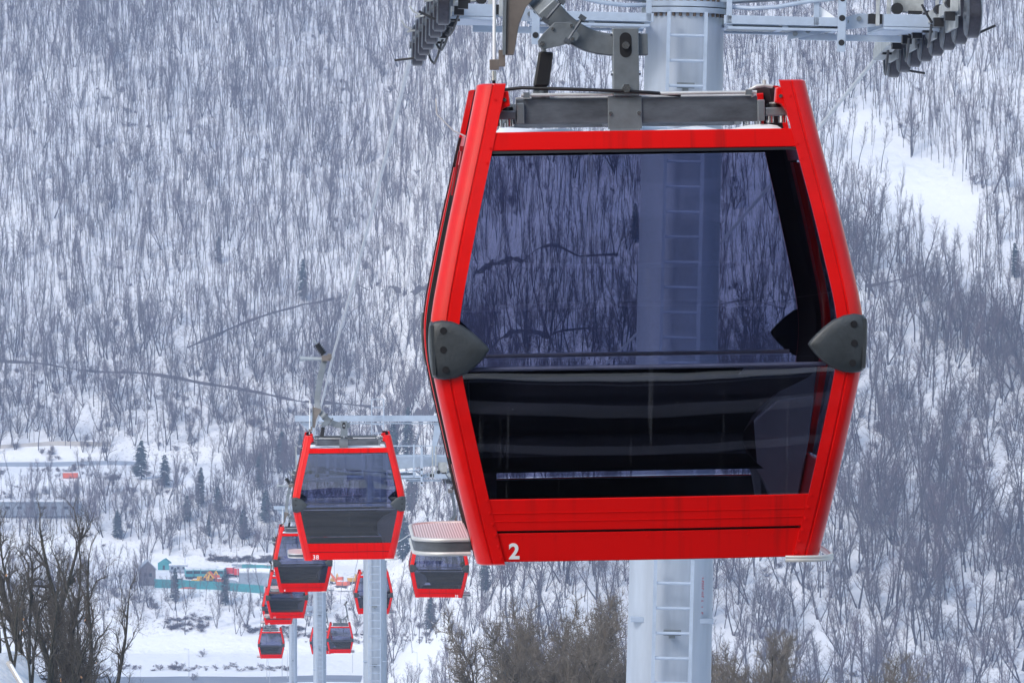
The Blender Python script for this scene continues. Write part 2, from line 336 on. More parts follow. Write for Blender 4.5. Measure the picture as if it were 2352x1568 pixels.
# posts
arc = [(.07 - .07 * math.sin(t), .07 - .07 * math.cos(t)) for t in [R(a) for a in (15, 30, 45, 60, 75, 90)]]
prof = [(.135, 0), (.083, 0), (.080, .006), (.073, .006), (.070, 0)] + arc + [(0, .118), (.008, .121), (.008, .128), (0, .131), (0, .165), (.028, .165), (.028, .09), (.045, .05), (.09, .028), (.135, .028)]
posts = {}
for sx in (-1, 1):
    for sy in (-1, 1):
        mb = MB(); secs = []
        for z in [-.018, -.012] + zz(0, 2.26, 34) + [2.272, 2.278]:
            sh = .012 if z in (-.018, 2.278) else 0.
            wz = Wf(z); s_ = []
            for a, b in prof:
                x = wz - a - (sh if a < .03 else 0); s_.append((sx * x, sy * (yend(x, z, b) - (sh if b < .02 else 0)), z))
            secs.append(s_)
        mb.loft(secs)
        # bracket horn at the top that carries the roof frame mount
        po = mb.build('corner_post', M['red'], root, smooth=30); posts[sx, sy] = po; po.data.materials.append(M['lining'])
        for pl in po.data.polygons:
            if len(pl.vertices) == 4 and all((v % len(prof)) >= len(prof) - 5 for v in pl.vertices): pl.material_index = 1
        hb = MB(); zt = 2.245; wz = Wf(2.2) - .12
        poly = [(wz + .03, zt), (wz - .045, zt - .004), (wz - .052, zt - .075), (wz - .02, zt - .085), (wz + .005, zt - .12), (wz + .03, zt - .19)]
        ya = sy * (Hf(2.2) - .008); hb.prism([(sx * x, z) for x, z in poly], ya, ya - sy * .07); hb.build('mount_bracket', M['red'], po, bevel=.006)
        rb = MB()
        for (x, z) in [(wz - .025, zt - .045), (wz + .005, zt - .045)]:
            rb.cyl((sx * x, ya + sy * .006, z), (sx * x, ya - sy * .01, z), .009, 10)
        each(rb, 'bolt', M['chrome'], po, smooth=40)
        rv = MB()
        for z in (.02, .075, .13, .185, .24, .30, 1.90, 1.97, 2.2):
            x = Wf(z) - (.123 if z < 2.1 else .1); y = yend(x, z); rv.cyl((sx * x, sy * (y + .004), z), (sx * x, sy * (y - .004), z), .0065, 8)
        each(rv, 'rivet', M['red'], po, smooth=40)

def end_patch(z0, z1, n, xin, off, th, sy, nx_=14):
    mb = MB(); secs = []
    for z in zz(z0, z1, n):
        xm = Wf(z) - xin; xs_ = [-xm + 2 * xm * k / nx_ for k in range(nx_ + 1)]
        secs.append([(x, sy * yend(x, z, off), z) for x in xs_] + [(x, sy * yend(x, z, off + th), z) for x in reversed(xs_)])
    mb.loft(secs); return mb
for sy in (-1, 1):
    tr = end_patch(1.958, 2.045, 3, .132, .006, .045, sy).build('top_rail', M['panel'], root, smooth=30, bevel=.004)
    se = end_patch(1.944, 1.957, 1, .133, .012, .03, sy).build('window_seal', M['seal'], root, smooth=30)
    wn = end_patch(.309, 1.943, 36, .133, .012, .006, sy, 20).build('end_window', M['glass'], root, smooth=60)
    lp = end_patch(.149, .303, 4, .132, .004, .03, sy).build('lower_panel', M['panel'], root, smooth=30, bevel=.004)
    ln = MB()
    for z in (.196, .236):
        for k in range(12):
            xm = Wf(z) - .135; x0, x1 = -xm + 2 * xm * k / 12, -xm + 2 * xm * (k + 1) / 12
            ln.bar((x0, sy * (yend(x0, z) - .003), z), (x1, sy * (yend(x1, z) - .003), z), .004, .003)
    ln.build('swage_line', M['panel'], lp)
    sk_ = end_patch(-.002, .138, 4, .128, .012, .03, sy).build('skirt_panel', M['panel'], root, smooth=30, bevel=.004)
    rv = MB()
    for k in range(9):
        x = -.62 + .155 * k + .02 * math.sin(k * 3); y = yend(x, .11, .012); rv.cyl((x, sy * (y + .004), .115), (x, sy * (y - .004), .115), .006, 8)
    each(rv, 'rivet', M['panel'], sk_, smooth=40)
    # dark inner trim under the window line
    end_patch(.10, .300, 2, .16, .06, .02, sy).build('inner_lining', M['floor'], root, smooth=30)
    # rust-free dark cover strip in the joint between the two red panels
    end_patch(.1385, .1485, 1, .14, .028, .015, sy).build('joint_strip', M['seal'], root)

# sides
def side_patch(z0, z1, n, y0f, y1f, off, th, sx, ny_=4):
    mb = MB(); secs = []
    for z in zz(z0, z1, n):
        a, b = y0f(z), y1f(z); ysl = [a + (b - a) * k / ny_ for k in range(ny_ + 1)]; x = Wf(z) - off
        secs.append([(sx * x, y, z) for y in ysl] + [(sx * (x - th), y, z) for y in reversed(ysl)])
    mb.loft(secs); return mb
ye = lambda z: Hf(z) - .168
for sx in (-1, 1):
    side_patch(-.002, .42, 6, lambda z: -ye(z), lambda z: ye(z), .012, .03, sx).build('side_panel', M['red'], root, smooth=30, bevel=.003)
    side_patch(1.90, 2.045, 3, lambda z: -ye(z), lambda z: ye(z), .012, .03, sx).build('side_rail', M['red'], root, smooth=30, bevel=.003)
    for s in (-1, 1):
        a = (lambda z, s=s:       .02 if s > 0 else -ye(z) + .131); b = (lambda z, s=s: ye(z) - .131 if s > 0 else -.02)
        d = side_patch(.43, 1.89, 26, a, b, .010, .007, sx).build('side_window', M['sideglass'], root, smooth=60)
        e0 = (lambda z, s=s: ye(z) - .13 if s > 0 else -ye(z)); e1 = (lambda z, s=s: ye(z) if s > 0 else -ye(z) + .13)
        f = side_patch(.43, 1.89, 26, e0, e1, .004, .03, sx, 2).build('door_frame', M['red'], root, smooth=30)
        g0 = (lambda z, s=s: .001 if s > 0 else -.019); g1 = (lambda z, s=s: .019 if s > 0 else -.001)
        side_patch(.43, 1.89, 26, g0, g1, -.002, .03, sx, 1).build('door_seal', M['black'], root, smooth=30)
    # dark rubber lips running up beside the posts
    for s in (-1, 1):
        r0 = (lambda z, s=s: s * ye(z) + (.0015 if s > 0 else -.008)); r1 = (lambda z, s=s: s * ye(z) + (.008 if s > 0 else -.0015))
        side_patch(0, 2.04, 26, r0, r1, -.003, .03, sx, 1).build('door_gasket', M['black'], root, smooth=30)
mb = MB(); secs = []
for z in (2.012, 2.034):
    x, y = Wf(2.03) - .04, Hf(2.03) - .04; secs.append([(-x, -y, z), (x, -y, z), (x, y, z), (-x, y, z)])
mb.loft(secs); rf = mb.build('roof', M['liner'], root, bevel=.004)
# snow lumps lying on the roof
mb = MB(); n = 34; m_ = 22; x0, x1, y0, y1 = -.70, .70, -.66, .6
hh = lambda x, y: .006 + .034 * max(0, noise.noise((x * 3.2 + 4.3, y * 2 + 8.1, .3)) * 1.7 + .12) + .006 * noise.noise((x * 22, y * 22, 3))
top = [(x0 + (x1 - x0) * i / n, y0 + (y1 - y0) * j / m_) for j in range(m_ + 1) for i in range(n + 1)]
edge = lambda i, j: i in (0, n) or j in (0, m_)
vs = [(x, y, 2.036 + (0 if edge(k % (n + 1), k // (n + 1)) else max(.002, hh(x, y)))) for k, (x, y) in enumerate(top)]
mb.add(vs, [(j * (n + 1) + i, j * (n + 1) + i + 1, (j + 1) * (n + 1) + i + 1, (j + 1) * (n + 1) + i) for j in range(m_) for i in range(n)])
mb.build('snow_cap', M['snow'], rf, smooth=60)
mb = MB(); x, y = .80, .62; mb.b2(-x, x, -y, y, .03, .09); mb.build('cabin_floor', M['floor'], root, bevel=.01)
# two facing benches, one against each end window
for sy in (-1, 1):
    pts = [(.60, .865), (.555, .872), (.545, .858), (.575, .835), (.585, .80), (.60, .79), (.615, .77), (.60, .70), (.56, .66), (.545, .62), (.565, .585), (.61, .575), (.605, .55), (.53, .50), (.20, .49), (.17, .46), (.20, .435), (.60, .42), (.665, .45), (.69, .50), (.67, .545), (.655, .60), (.70, .63), (.725, .68), (.725, .735), (.69, .775), (.665, .79), (.655, .82), (.64, .855)]
    mb = MB(); secs = []; zE = [.40, .43, .46, .50, .55, .60, .66, .72, .78, .84, .88]; xE = [.60, .56, .52, .48, .465, .47, .49, .54, .62, .76, .84] if sy < 0 else [.30, .30, .31, .33, .36, .38, .42, .46, .52, .64, .76]
    for k, x in enumerate([-.86, -.85, -.4, .1, None]):
        sc_ = .97 if k == 0 else 1
        secs.append([((x if x is not None else float(np.interp(pz, zE, xE))), sy * (.56 + (py - .56) * sc_), .64 + (pz - .64) * sc_) for py, pz in pts])
    mb.loft(secs); bo = mb.build('bench', M['seat'], root, smooth=50)
    mb = MB()
    for x in (-.76,) if sy < 0 else (-.76, .70): mb.b2(x - .03, x + .03, min(sy * .45, sy * .55), max(sy * .45, sy * .55), .092, .425)
    each(mb, 'bench_leg', M['galvdark'], bo)
# pale panels added to imitate the curved reflection at the window's lower right
mb = MB(); mb.prism([(.66, .10), (.80, .10), (.93, .55), (.97, .86), (.60, .86), (.48, .74), (.42, .60), (.50, .46), (.62, .34)], .50, .53); mb.build('reflection_panel', M['reflgrey'], root, bevel=.01)
mb = MB(); mb.prism([(.74, .10), (.82, .10), (.90, .50), (.93, .72), (.74, .70), (.62, .60), (.56, .46), (.66, .30)], .30, .33); mb.build('reflection_panel', M['reflgrey'], root, bevel=.01)
# padded grab rail across the inside of the uphill and downhill windows
for sy in (-1, 1):
    mb = MB(); mb.tube([(-.86 + 1.72 * k / 12, sy * (yend(-.86 + 1.72 * k / 12, .93) - .05), .925) for k in range(13)], .011, 8); mb.build('grab_rail', M['alu'], root, smooth=60)

# corner bumpers
OUT = [(-.004, .118), (.012, .134), (.05, .141), (.10, .134), (.155, .112), (.205, .078), (.245, .042), (.272, .014), (.280, 0), (.272, -.014), (.245, -.046), (.205, -.082), (.155, -.114), (.10, -.134), (.05, -.141), (.012, -.136), (-.004, -.118), (-.008, 0)]
for sx in (-1, 1):
    for sy in (-1, 1):
        mb = MB(); zc = 1.022; cxp, czp = .09, 0
        rings = []
        for k, (scl, hgt) in enumerate([(1, -.012), (1, .010), (.975, .020), (.92, .026), (.6, .031), (.25, .033)]):
            ring = []
            for (a, dz) in OUT:
                a2 = cxp + (a - cxp) * scl; dz2 = dz * scl; z = zc + dz2; x = Wf(z) - a2
                x = min(x, Wf(z) + .004); ring.append((sx * x, sy * (yend(min(x, Wf(z)), z) + hgt), z))
            rings.append(ring)
        mb.loft(rings); bo = mb.build('bumper', M['bumper'], root, smooth=40)
        mb = MB(); rings = []
        SO = [(-.03, .118), (.05, .134), (.12, .11), (.165, .06), (.18, 0), (.165, -.06), (.12, -.11), (.05, -.134), (-.03, -.118)]
        for scl, hgt in [(1, -.01), (1, .003), (.95, .007), (.6, .009)]:
            rings.append([(sx * (Wf(zc + dz * scl) + hgt), sy * (Hf(zc) + .0 - (.06 + (b - .06) * scl)), zc + dz * scl) for b, dz in SO])
        mb.loft(rings); mb.build('bumper_side', M['bumper'], bo, smooth=40)
        mb = MB()
        for dz in (-.092, .002, .092):
            z = zc + dz; x = Wf(z) - .06; y = yend(x, z)
            mb.tube([(sx * x, sy * (y + .02), z), (sx * x, sy * (y + .035), z), (sx * x, sy * (y + .035), z)], [.017, .017, .005], 12)
        each(mb, 'bumper_screw', M['black'], bo, smooth=40)

# ski deck on the door side
def stadium(xi, xo, ya, yb, r, n=6):
    pts = [(xi, ya)]
    for k in range(n + 1): t = math.pi / 2 * k / n; pts.append((xo + r - r * math.sin(t) if False else xo + r * (1 - math.sin(t)), ya + r * (1 - math.cos(t)) * .999))
    for k in range(n + 1): t = math.pi / 2 * k / n; pts.append((xo + r * (1 - math.cos(t)), yb - r * (1 - math.sin(t)) ))
    pts.append((xi, yb)); return pts
dk = stadium(-.86, -1.135, -.50, .56, .17)
mb = MB(); n = len(dk); mb.add([(x, y, .098) for x, y in dk] + [(x, y, .088) for x, y in dk], [tuple(range(n)), tuple(range(2 * n - 1, n - 1, -1))] + [(i, i + n, (i + 1) % n + n, (i + 1) % n) for i in range(n)])
so_ = mb.build('ski_deck', M['deck'], root)
mb = MB(); mb.tube([(x, y, .095) for x, y in dk], .011, 8); mb.build('upper_rim', M['alu'], so_, smooth=60)
mb = MB(); mb.tube([(x, y, .028) for x, y in dk], .010, 8); mb.build('lower_rim', M['alu'], so_, smooth=60)
mb = MB(); cxs = -1.0
mb.loft([[(x, y, .034) for x, y in dk] + [(cxs + (x - cxs) * .97, y * .985, .034) for x, y in reversed(dk)], [(x, y, .087) for x, y in dk] + [(cxs + (x - cxs) * .97, y * .985, .087) for x, y in reversed(dk)]])
mb.build('deck_band', M['galvdark'], so_, smooth=40)
mb = MB(); mb.b2(-.89, -.84, -.2, .25, .02, .09); mb.build('deck_bracket', M['galvdark'], so_)
# step ring round the foot of the far post
mb = MB()
rg = [(.66, -.735), (.74, -.752), (.81, -.75), (.865, -.72), (.895, -.66), (.90, -.5), (.90, .45), (.86, .5)]
for dz in (-.012, .002): mb.tube([(x, y, dz + .0) for x, y in rg], .0095, 6)
mb.build('step_ring', M['alu'], root, smooth=60)
mb = MB(); mb.tube([(-.995, -.42, 2.215), (-.99, -.42, 2.14), (-.91, -.42, 2.06), (-.845, -.42, 2.03)], .0035, 6); mb.build('aerial_wire', M['alu'], root, smooth=60)
for s in (-1,):
    mb = MB(); mb.b2(-.885, -.855, -.52, -.47, 1.96, 1.985); mb.bar((-.87, -.49, 1.96), (-.9, -.49, 1.80), .012, .03); mb.bar((-.885, -.47, 1.96), (-.925, -.47, 1.75), .01, .02)
    mb.build('door_linkage', M['darkred'], root)

# roof frame, hanger and grip
fr = MB()
fr.b2(-.61, .565, -.60, -.535, 2.083, 2.205); fr.b2(-.61, .565, .535, .60, 2.083, 2.205); fr.b2(-.12, -.03, -.535, .535, 2.085, 2.19)
fo = each(fr, 'roof_beam', M['galvdark'], root, bevel=.006)[0]
mb = MB(); mb.b2(-.165, -.0, -.612, -.60, 2.055, 2.212); mb.b2(-.158, -.008, -.617, -.60, 2.046, 2.056); mb.build('frame_plate', M['galv'], fo, bevel=.003)
mb = MB()
for x, z in [(-.152, 2.13), (-.015, 2.13)]: mb.cyl((x, -.605, z), (x, -.622, z), .009, 10)
each(mb, 'plate_bolt', M['chrome'], fo, smooth=40)
mb = MB(); mb.cyl((-.585, -.62, 2.222), (.56, -.62, 2.222), .0085, 8); mb.cyl((-.61, -.56, 2.209), (.565, -.56, 2.209), .006, 6); each(mb, 'control_rod', M['alu'], fo, smooth=60)
mb = MB()
for x in (-.56, .52): mb.box((x, -.62, 2.222), (.03, .03, .025))
each(mb, 'rod_clamp', M['galv'], fo)
for sx in (-1, 1):
    for sy in (-1, 1):
        xb = sx * .655 if sx > 0 else -.665
        mb = MB(); mb.b2(xb - .055, xb + .055, sy * .57 - .05, sy * .57 + .05, 2.108, 2.148); mo = mb.build('frame_mount', M['galv'], root, bevel=.006)
        mb = MB(); mb.cyl((xb, sy * .57, 2.150), (xb, sy * .57, 2.166), .042, 18); mb.build('rubber_disc', M['black'], mo, smooth=40)
        mb = MB()
        for dx in (-.03, .03): mb.cyl((xb + dx, sy * .57 - .02, 2.107), (xb + dx, sy * .57 - .02, 2.075), .018, 12)
        each(mb, 'mount_nut', M['chrome'], mo, smooth=40)
        mb = MB(); xi = xb - sx * .075; mb.b2(xi - .018, xi + .018, sy * .57 - .06, sy * .57 + .06, 2.085, 2.185); mb.build('mount_plate', M['galv'], mo, bevel=.004)
        mb = MB(); mb.cyl((xb, sy * .57, 2.166), (xb, sy * .57, 2.173), .03, 12); mb.build('mount_cap', M['alu'], mo, smooth=40)
hg = MB(); YH = -.60
hg.b2(-.138, -.012, YH - .035, YH + .06, 2.212, 2.535)
hs = hg.build('hanger_strut', M['galv'], root, bevel=.004)
mb = MB()
sl = []
for k in range(9): t = math.pi * k / 8; sl.append((-.076 + .029 * math.cos(t), 2.485 + .029 * math.sin(t)))
for k in range(9): t = math.pi + math.pi * k / 8; sl.append((-.076 + .029 * math.cos(t), 2.423 + .029 * math.sin(t)))
mb.prism(sl, YH - .0365, YH - .03); mb.build('strut_slot', M['black'], hs)
mb = MB()
mb.cyl((-.076, YH - .036, 2.452), (-.076, YH - .055, 2.452), .018, 10); mb.cyl((-.076, YH - .035, 2.248), (-.076, YH - .055, 2.248), .022, 6)
for z in (2.32, 2.51):
    for x in (-.142, -.008): mb.cyl((x - .006, YH, z), (x + .006, YH, z), .012, 8)
each(mb, 'strut_bolt', M['chrome'], hs, smooth=40)
cl = [(.035, 2.457, .052), (-.05, 2.457, .052), (-.143, 2.458, .052), (-.20, 2.466, .053), (-.25, 2.480, .054), (-.30, 2.503, .055), (-.345, 2.532, .055), (-.385, 2.567, .055), (-.42, 2.605, .055), (-.455, 2.642, .055), (-.50, 2.695, .055), (-.54, 2.75, .055), (-.565, 2.82, .055), (-.562, 2.95, .055), (-.54, 3.10, .055), (-.505, 3.30, .055), (-.46, 3.48, .055), (-.42, 3.64, .055)]
mb = MB(); secs = []
for i, (x, z, h) in enumerate(cl):
    a = cl[max(0, i - 1)]; b = cl[min(len(cl) - 1, i + 1)]; d = Vector((b[0] - a[0], b[1] - a[1])).normalized(); nrm = Vector((-d.y, d.x))
    yo = -.56 * (1 - min(1, max(0, (i - 9) / 8.)))          # the pole comes back over the cabin's middle
    secs.append([(x + nrm.x * h, yo - .045, z + nrm.y * h), (x + nrm.x * h, yo + .045, z + nrm.y * h), (x - nrm.x * h, yo + .045, z - nrm.y * h), (x - nrm.x * h, yo - .045, z - nrm.y * h)])
mb.loft(secs); ha = mb.build('hanger_arm', M['galv'], root, smooth=35, bevel=.004)
mb = MB(); mb.prism([(-.503, 2.478), (-.50, 2.452), (-.485, 2.44), (-.462, 2.44), (-.40, 2.452), (-.315, 2.475), (-.30, 2.50), (-.34, 2.565), (-.42, 2.565), (-.475, 2.515)], -.66, -.648)
gp = mb.build('gusset_plate', M['galv'], ha, bevel=.002)
mb = MB()
for x, z in [(-.482, 2.465), (-.335, 2.485), (-.34, 2.548), (-.43, 2.535)]: mb.cyl((x, -.66, z), (x, -.672, z), .012 if x < -.47 else .008, 8)
each(mb, 'gusset_bolt', M['chrome'], gp, smooth=40)
mb = MB()
for (a, b) in [((-.285, 2.585), (-.36, 2.475)), ((-.385, 2.665), (-.465, 2.575))]:
    mb.cyl((a[0], -.655, a[1]), (b[0], -.655, b[1]), .008, 8)
    for q_ in (a, b): mb.box((q_[0], -.65, q_[1]), (.035, .04, .022), Matrix.Rotation(R(35), 3, 'Y'))
mb.build('clamp_rods', M['galvdark'], ha, smooth=40)
mb = MB(); mb.prism([(-.495, 2.43), (-.425, 2.425), (-.45, 2.262), (-.525, 2.262)], -.62, -.55); dm = mb.build('damper', M['black'], root, bevel=.01)
mb = MB(); mb.cyl((-.47, -.585, 2.425), (-.475, -.585, 2.46), .012, 10); mb.prism([(-.52, 2.262), (-.458, 2.262), (-.445, 2.205), (-.535, 2.205)], -.60, -.57); mb.cyl((-.487, -.60, 2.235), (-.487, -.612, 2.235), .012, 8); mb.build('damper_foot', M['galv'], dm, smooth=35)
mb = MB(); mb.prism([(-.645, 2.80), (-.50, 2.76), (-.50, 2.70), (-.555, 2.64), (-.59, 2.56), (-.612, 2.44), (-.618, 2.415), (-.655, 2.415), (-.657, 2.43), (-.65, 2.60)], -.60, -.55); lv = mb.build('lever_plate', M['bronze'], ha, bevel=.003)
mb = MB(); mb.prism([(-.66, 2.80), (-.645, 2.80), (-.652, 2.60), (-.658, 2.415), (-.672, 2.415), (-.668, 2.60)], -.615, -.545); mb.build('lever_flange', M['galv'], lv)
mb = MB(); mb.b2(-.69, -.66, -.60, -.56, 2.36, 2.44); mb.b2(-.735, -.69, -.60, -.57, 2.345, 2.395); mb.build('pull_bracket', M['bronze'], ha, bevel=.002)
mb = MB(); mb.cyl((-.713, -.59, 2.395), (-.703, -.59, 2.92), .0085, 8); pr = mb.build('pull_rod', M['whitem'], ha, smooth=60)
mb = MB(); mb.cyl((-.716, -.59, 2.34), (-.716, -.59, 2.295), .011, 10); mb.build('rod_end', M['chrome'], pr, smooth=60)
mb = MB(); mb.tube([(-.716, -.59, 2.295), (-.715, -.585, 2.275), (-.70, -.58, 2.258), (-.66, -.58, 2.25), (-.58, -.59, 2.258), (-.45, -.62, 2.252), (-.3, -.63, 2.245), (-.1, -.64, 2.235), (.04, -.63, 2.226), (.19, -.60, 2.212)], .0085, 8); mb.build('control_cable', M['black'], root, smooth=60)
mb = MB(); mb.tube([(.545, -.60, 2.20), (.53, -.60, 2.235), (.56, -.60, 2.25), (.60, -.60, 2.255), (.64, -.60, 2.247)], .009, 8); mb.cyl((.60, -.60, 2.255), (.60, -.60, 2.28), .009, 8); mb.build('cable_clip', M['alu'], root, smooth=60)
# grip
gr = MB(); gr.b2(-.47, -.30, -.14, .14, 3.62, 3.72); gr.b2(-.36, -.285, -.22, .22, 3.66, 3.75); go_ = gr.build('cable_grip', M['bronze'], root, bevel=.01)
mb = MB(); mb.tube([(-.43, 0, 3.74), (-.56, 0, 3.93)], .05, 14)
for k in range(6):
    p = Vector((-.44, 0, 3.755)).lerp(Vector((-.555, 0, 3.92)), k / 5); d = Vector((-.13, 0, .19)).normalized(); mb.cyl(p - d * .008, p + d * .008, .075, 16)
mb.build('grip_spring', M['black'], go_, smooth=40)
mb = MB(); mb.cyl((-.46, 0, 3.655), (-.80, 0, 3.665), .035, 12); mb.cyl((-.80, 0, 3.665), (-.88, 0, 3.665), .05, 12); mb.tube([(-.56, 0, 3.93), (-.60, 0, 3.99), (-.63, 0, 4.0)], .018, 8); mb.build('guide_roller', M['hanger'], go_, smooth=40)

def number(txt, parent, sy, px=-.655, size=.105):
    cu = bpy.data.curves.new('number_decal', 'FONT'); cu.body = txt; cu.size = size; cu.offset = 0 if '8' in txt else size * .03; cu.resolution_u = 6; cu.extrude = .0012; cu.align_x = 'CENTER'; cu.align_y = 'CENTER'; cu.space_character = 1.05
    t = bpy.data.objects.new('t', cu); col.objects.link(t); dg = bpy.context.evaluated_depsgraph_get(); me = bpy.data.meshes.new_from_object(t.evaluated_get(dg)); bpy.data.objects.remove(t)
    me.name = 'number_decal'; me.materials.clear(); me.materials.append(M['number'])
    o = bpy.data.objects.new('number_decal', me); col.objects.link(o); o.parent = parent
    for v in me.vertices:                     # lay the figures on the curved skirt
        x = px + (v.co.x if sy < 0 else -v.co.x); z = .046 + v.co.y; v.co = Vector((x, sy * (yend(x, max(z, -.01), .012) + .0018 + v.co.z), z))
    me.update(); me.validate()
    return o

HEAD = R(3.59)
cabs = {}
# number, D px of floor centre (front), py, distance, roll, flipped, label
CAB = [('2', 1476, 1283, 20, .85, False, 'largest red gondola cabin marked 2, in front of the widest grey pylon', .19),
       ('38', 798, 1284, 78, .5, False, 'red gondola cabin marked 38, second largest, hanging left of the big cabin'),
       ('4', 693, 1358, 149, .3, False, 'red gondola cabin marked 4, partly behind the lower left of cabin 38'),
       ('11', 658, 1419, 208, .2, False, 'small red gondola cabin overlapping another, just under and behind cabin 4'),
       ('19', 638, 1433, 268, 0, False, 'small red gondola cabin almost hidden behind the one below cabin 4'),
       ('', 622, 1511, 327, 0, False, 'lowest and leftmost tiny red gondola cabin, above the snowy field left of the thinnest pylon'),
       ('33', 1006, 1371, 149, -.8, True, 'red gondola cabin marked 33, under the ski deck of the big cabin'),
       ('', 856, 1409, 228, -.3, True, 'red gondola cabin mostly covered by the pylon under cabin 38, only its two edges showing'),
       ('', 780, 1499, 327, -.2, True, 'tiny red gondola cabin just right of the middle pylon, over the snowy field'),
       ('', 737, 1501, 378, 0, True, 'tiny red gondola cabin hidden behind the middle pylon, only its left edge showing')]
SK = ('number_decal', 'rivet', 'bolt', 'plate_bolt', 'gusset_bolt', 'mount_nut', 'snow_cap_')
GRIPS = {'L': [], 'R': []}
def depth_copy(px, py, d): return P(px, py, d)
for i, c in enumerate(CAB):
    numtxt, px, py, d, roll, flip, lab = c[:7]
    if i == 0: r = root
    else: r = copy_tree(root, skip=SK if d < 200 else SK + ('aerial_wire', 'bumper_screw', 'strut_bolt', 'swage_line', 'rod_end', 'cable_clip', 'mount_cap', 'mount_plate', 'joint_strip', 'inner_lining', 'control_cable', 'rod_clamp'))
    yc = d + 1.06 * (1 if i == 0 else .8); a_, b_ = ray(px, py); p = Vector((a_ * (yc - .66), yc, b_ * (yc - .66))); yaw = HEAD + (math.pi if flip else 0) - (R(1.0) if i == 0 else R([0, .5, -.6, .8, -.4, .3, .5, -.7, .6, 0][i]))
    r.scale = (1, 1, 1.016); r.location = p; r.rotation_euler = (0, R(-roll) * (-1 if flip else 1), yaw)
    tag(r, lab, 'gondola cabin', 'red gondola cabins hanging on the cables')
    Mx = Matrix.Translation(p) @ r.rotation_euler.to_matrix().to_4x4()
    GRIPS['R' if flip else 'L'].append(Mx @ Vector((-.27, 0, 3.735)))
for r, c in zip([o for o in bpy.data.objects if o.name.startswith('gondola_cabin')], CAB):
    if c[0]:
        fl = c[5]; skp = [k for k in bpy.data.objects if k.parent == r and k.name.startswith('skirt_panel')]
        skp.sort(key=lambda k: k.bound_box[0][1])       # front (y-) first
        number(c[0], skp[1 if fl else 0], 1 if fl else -1, px=-.655 + (.03 if len(c[0]) > 1 else 0), size=.105 if len(c[0]) < 2 else .118)

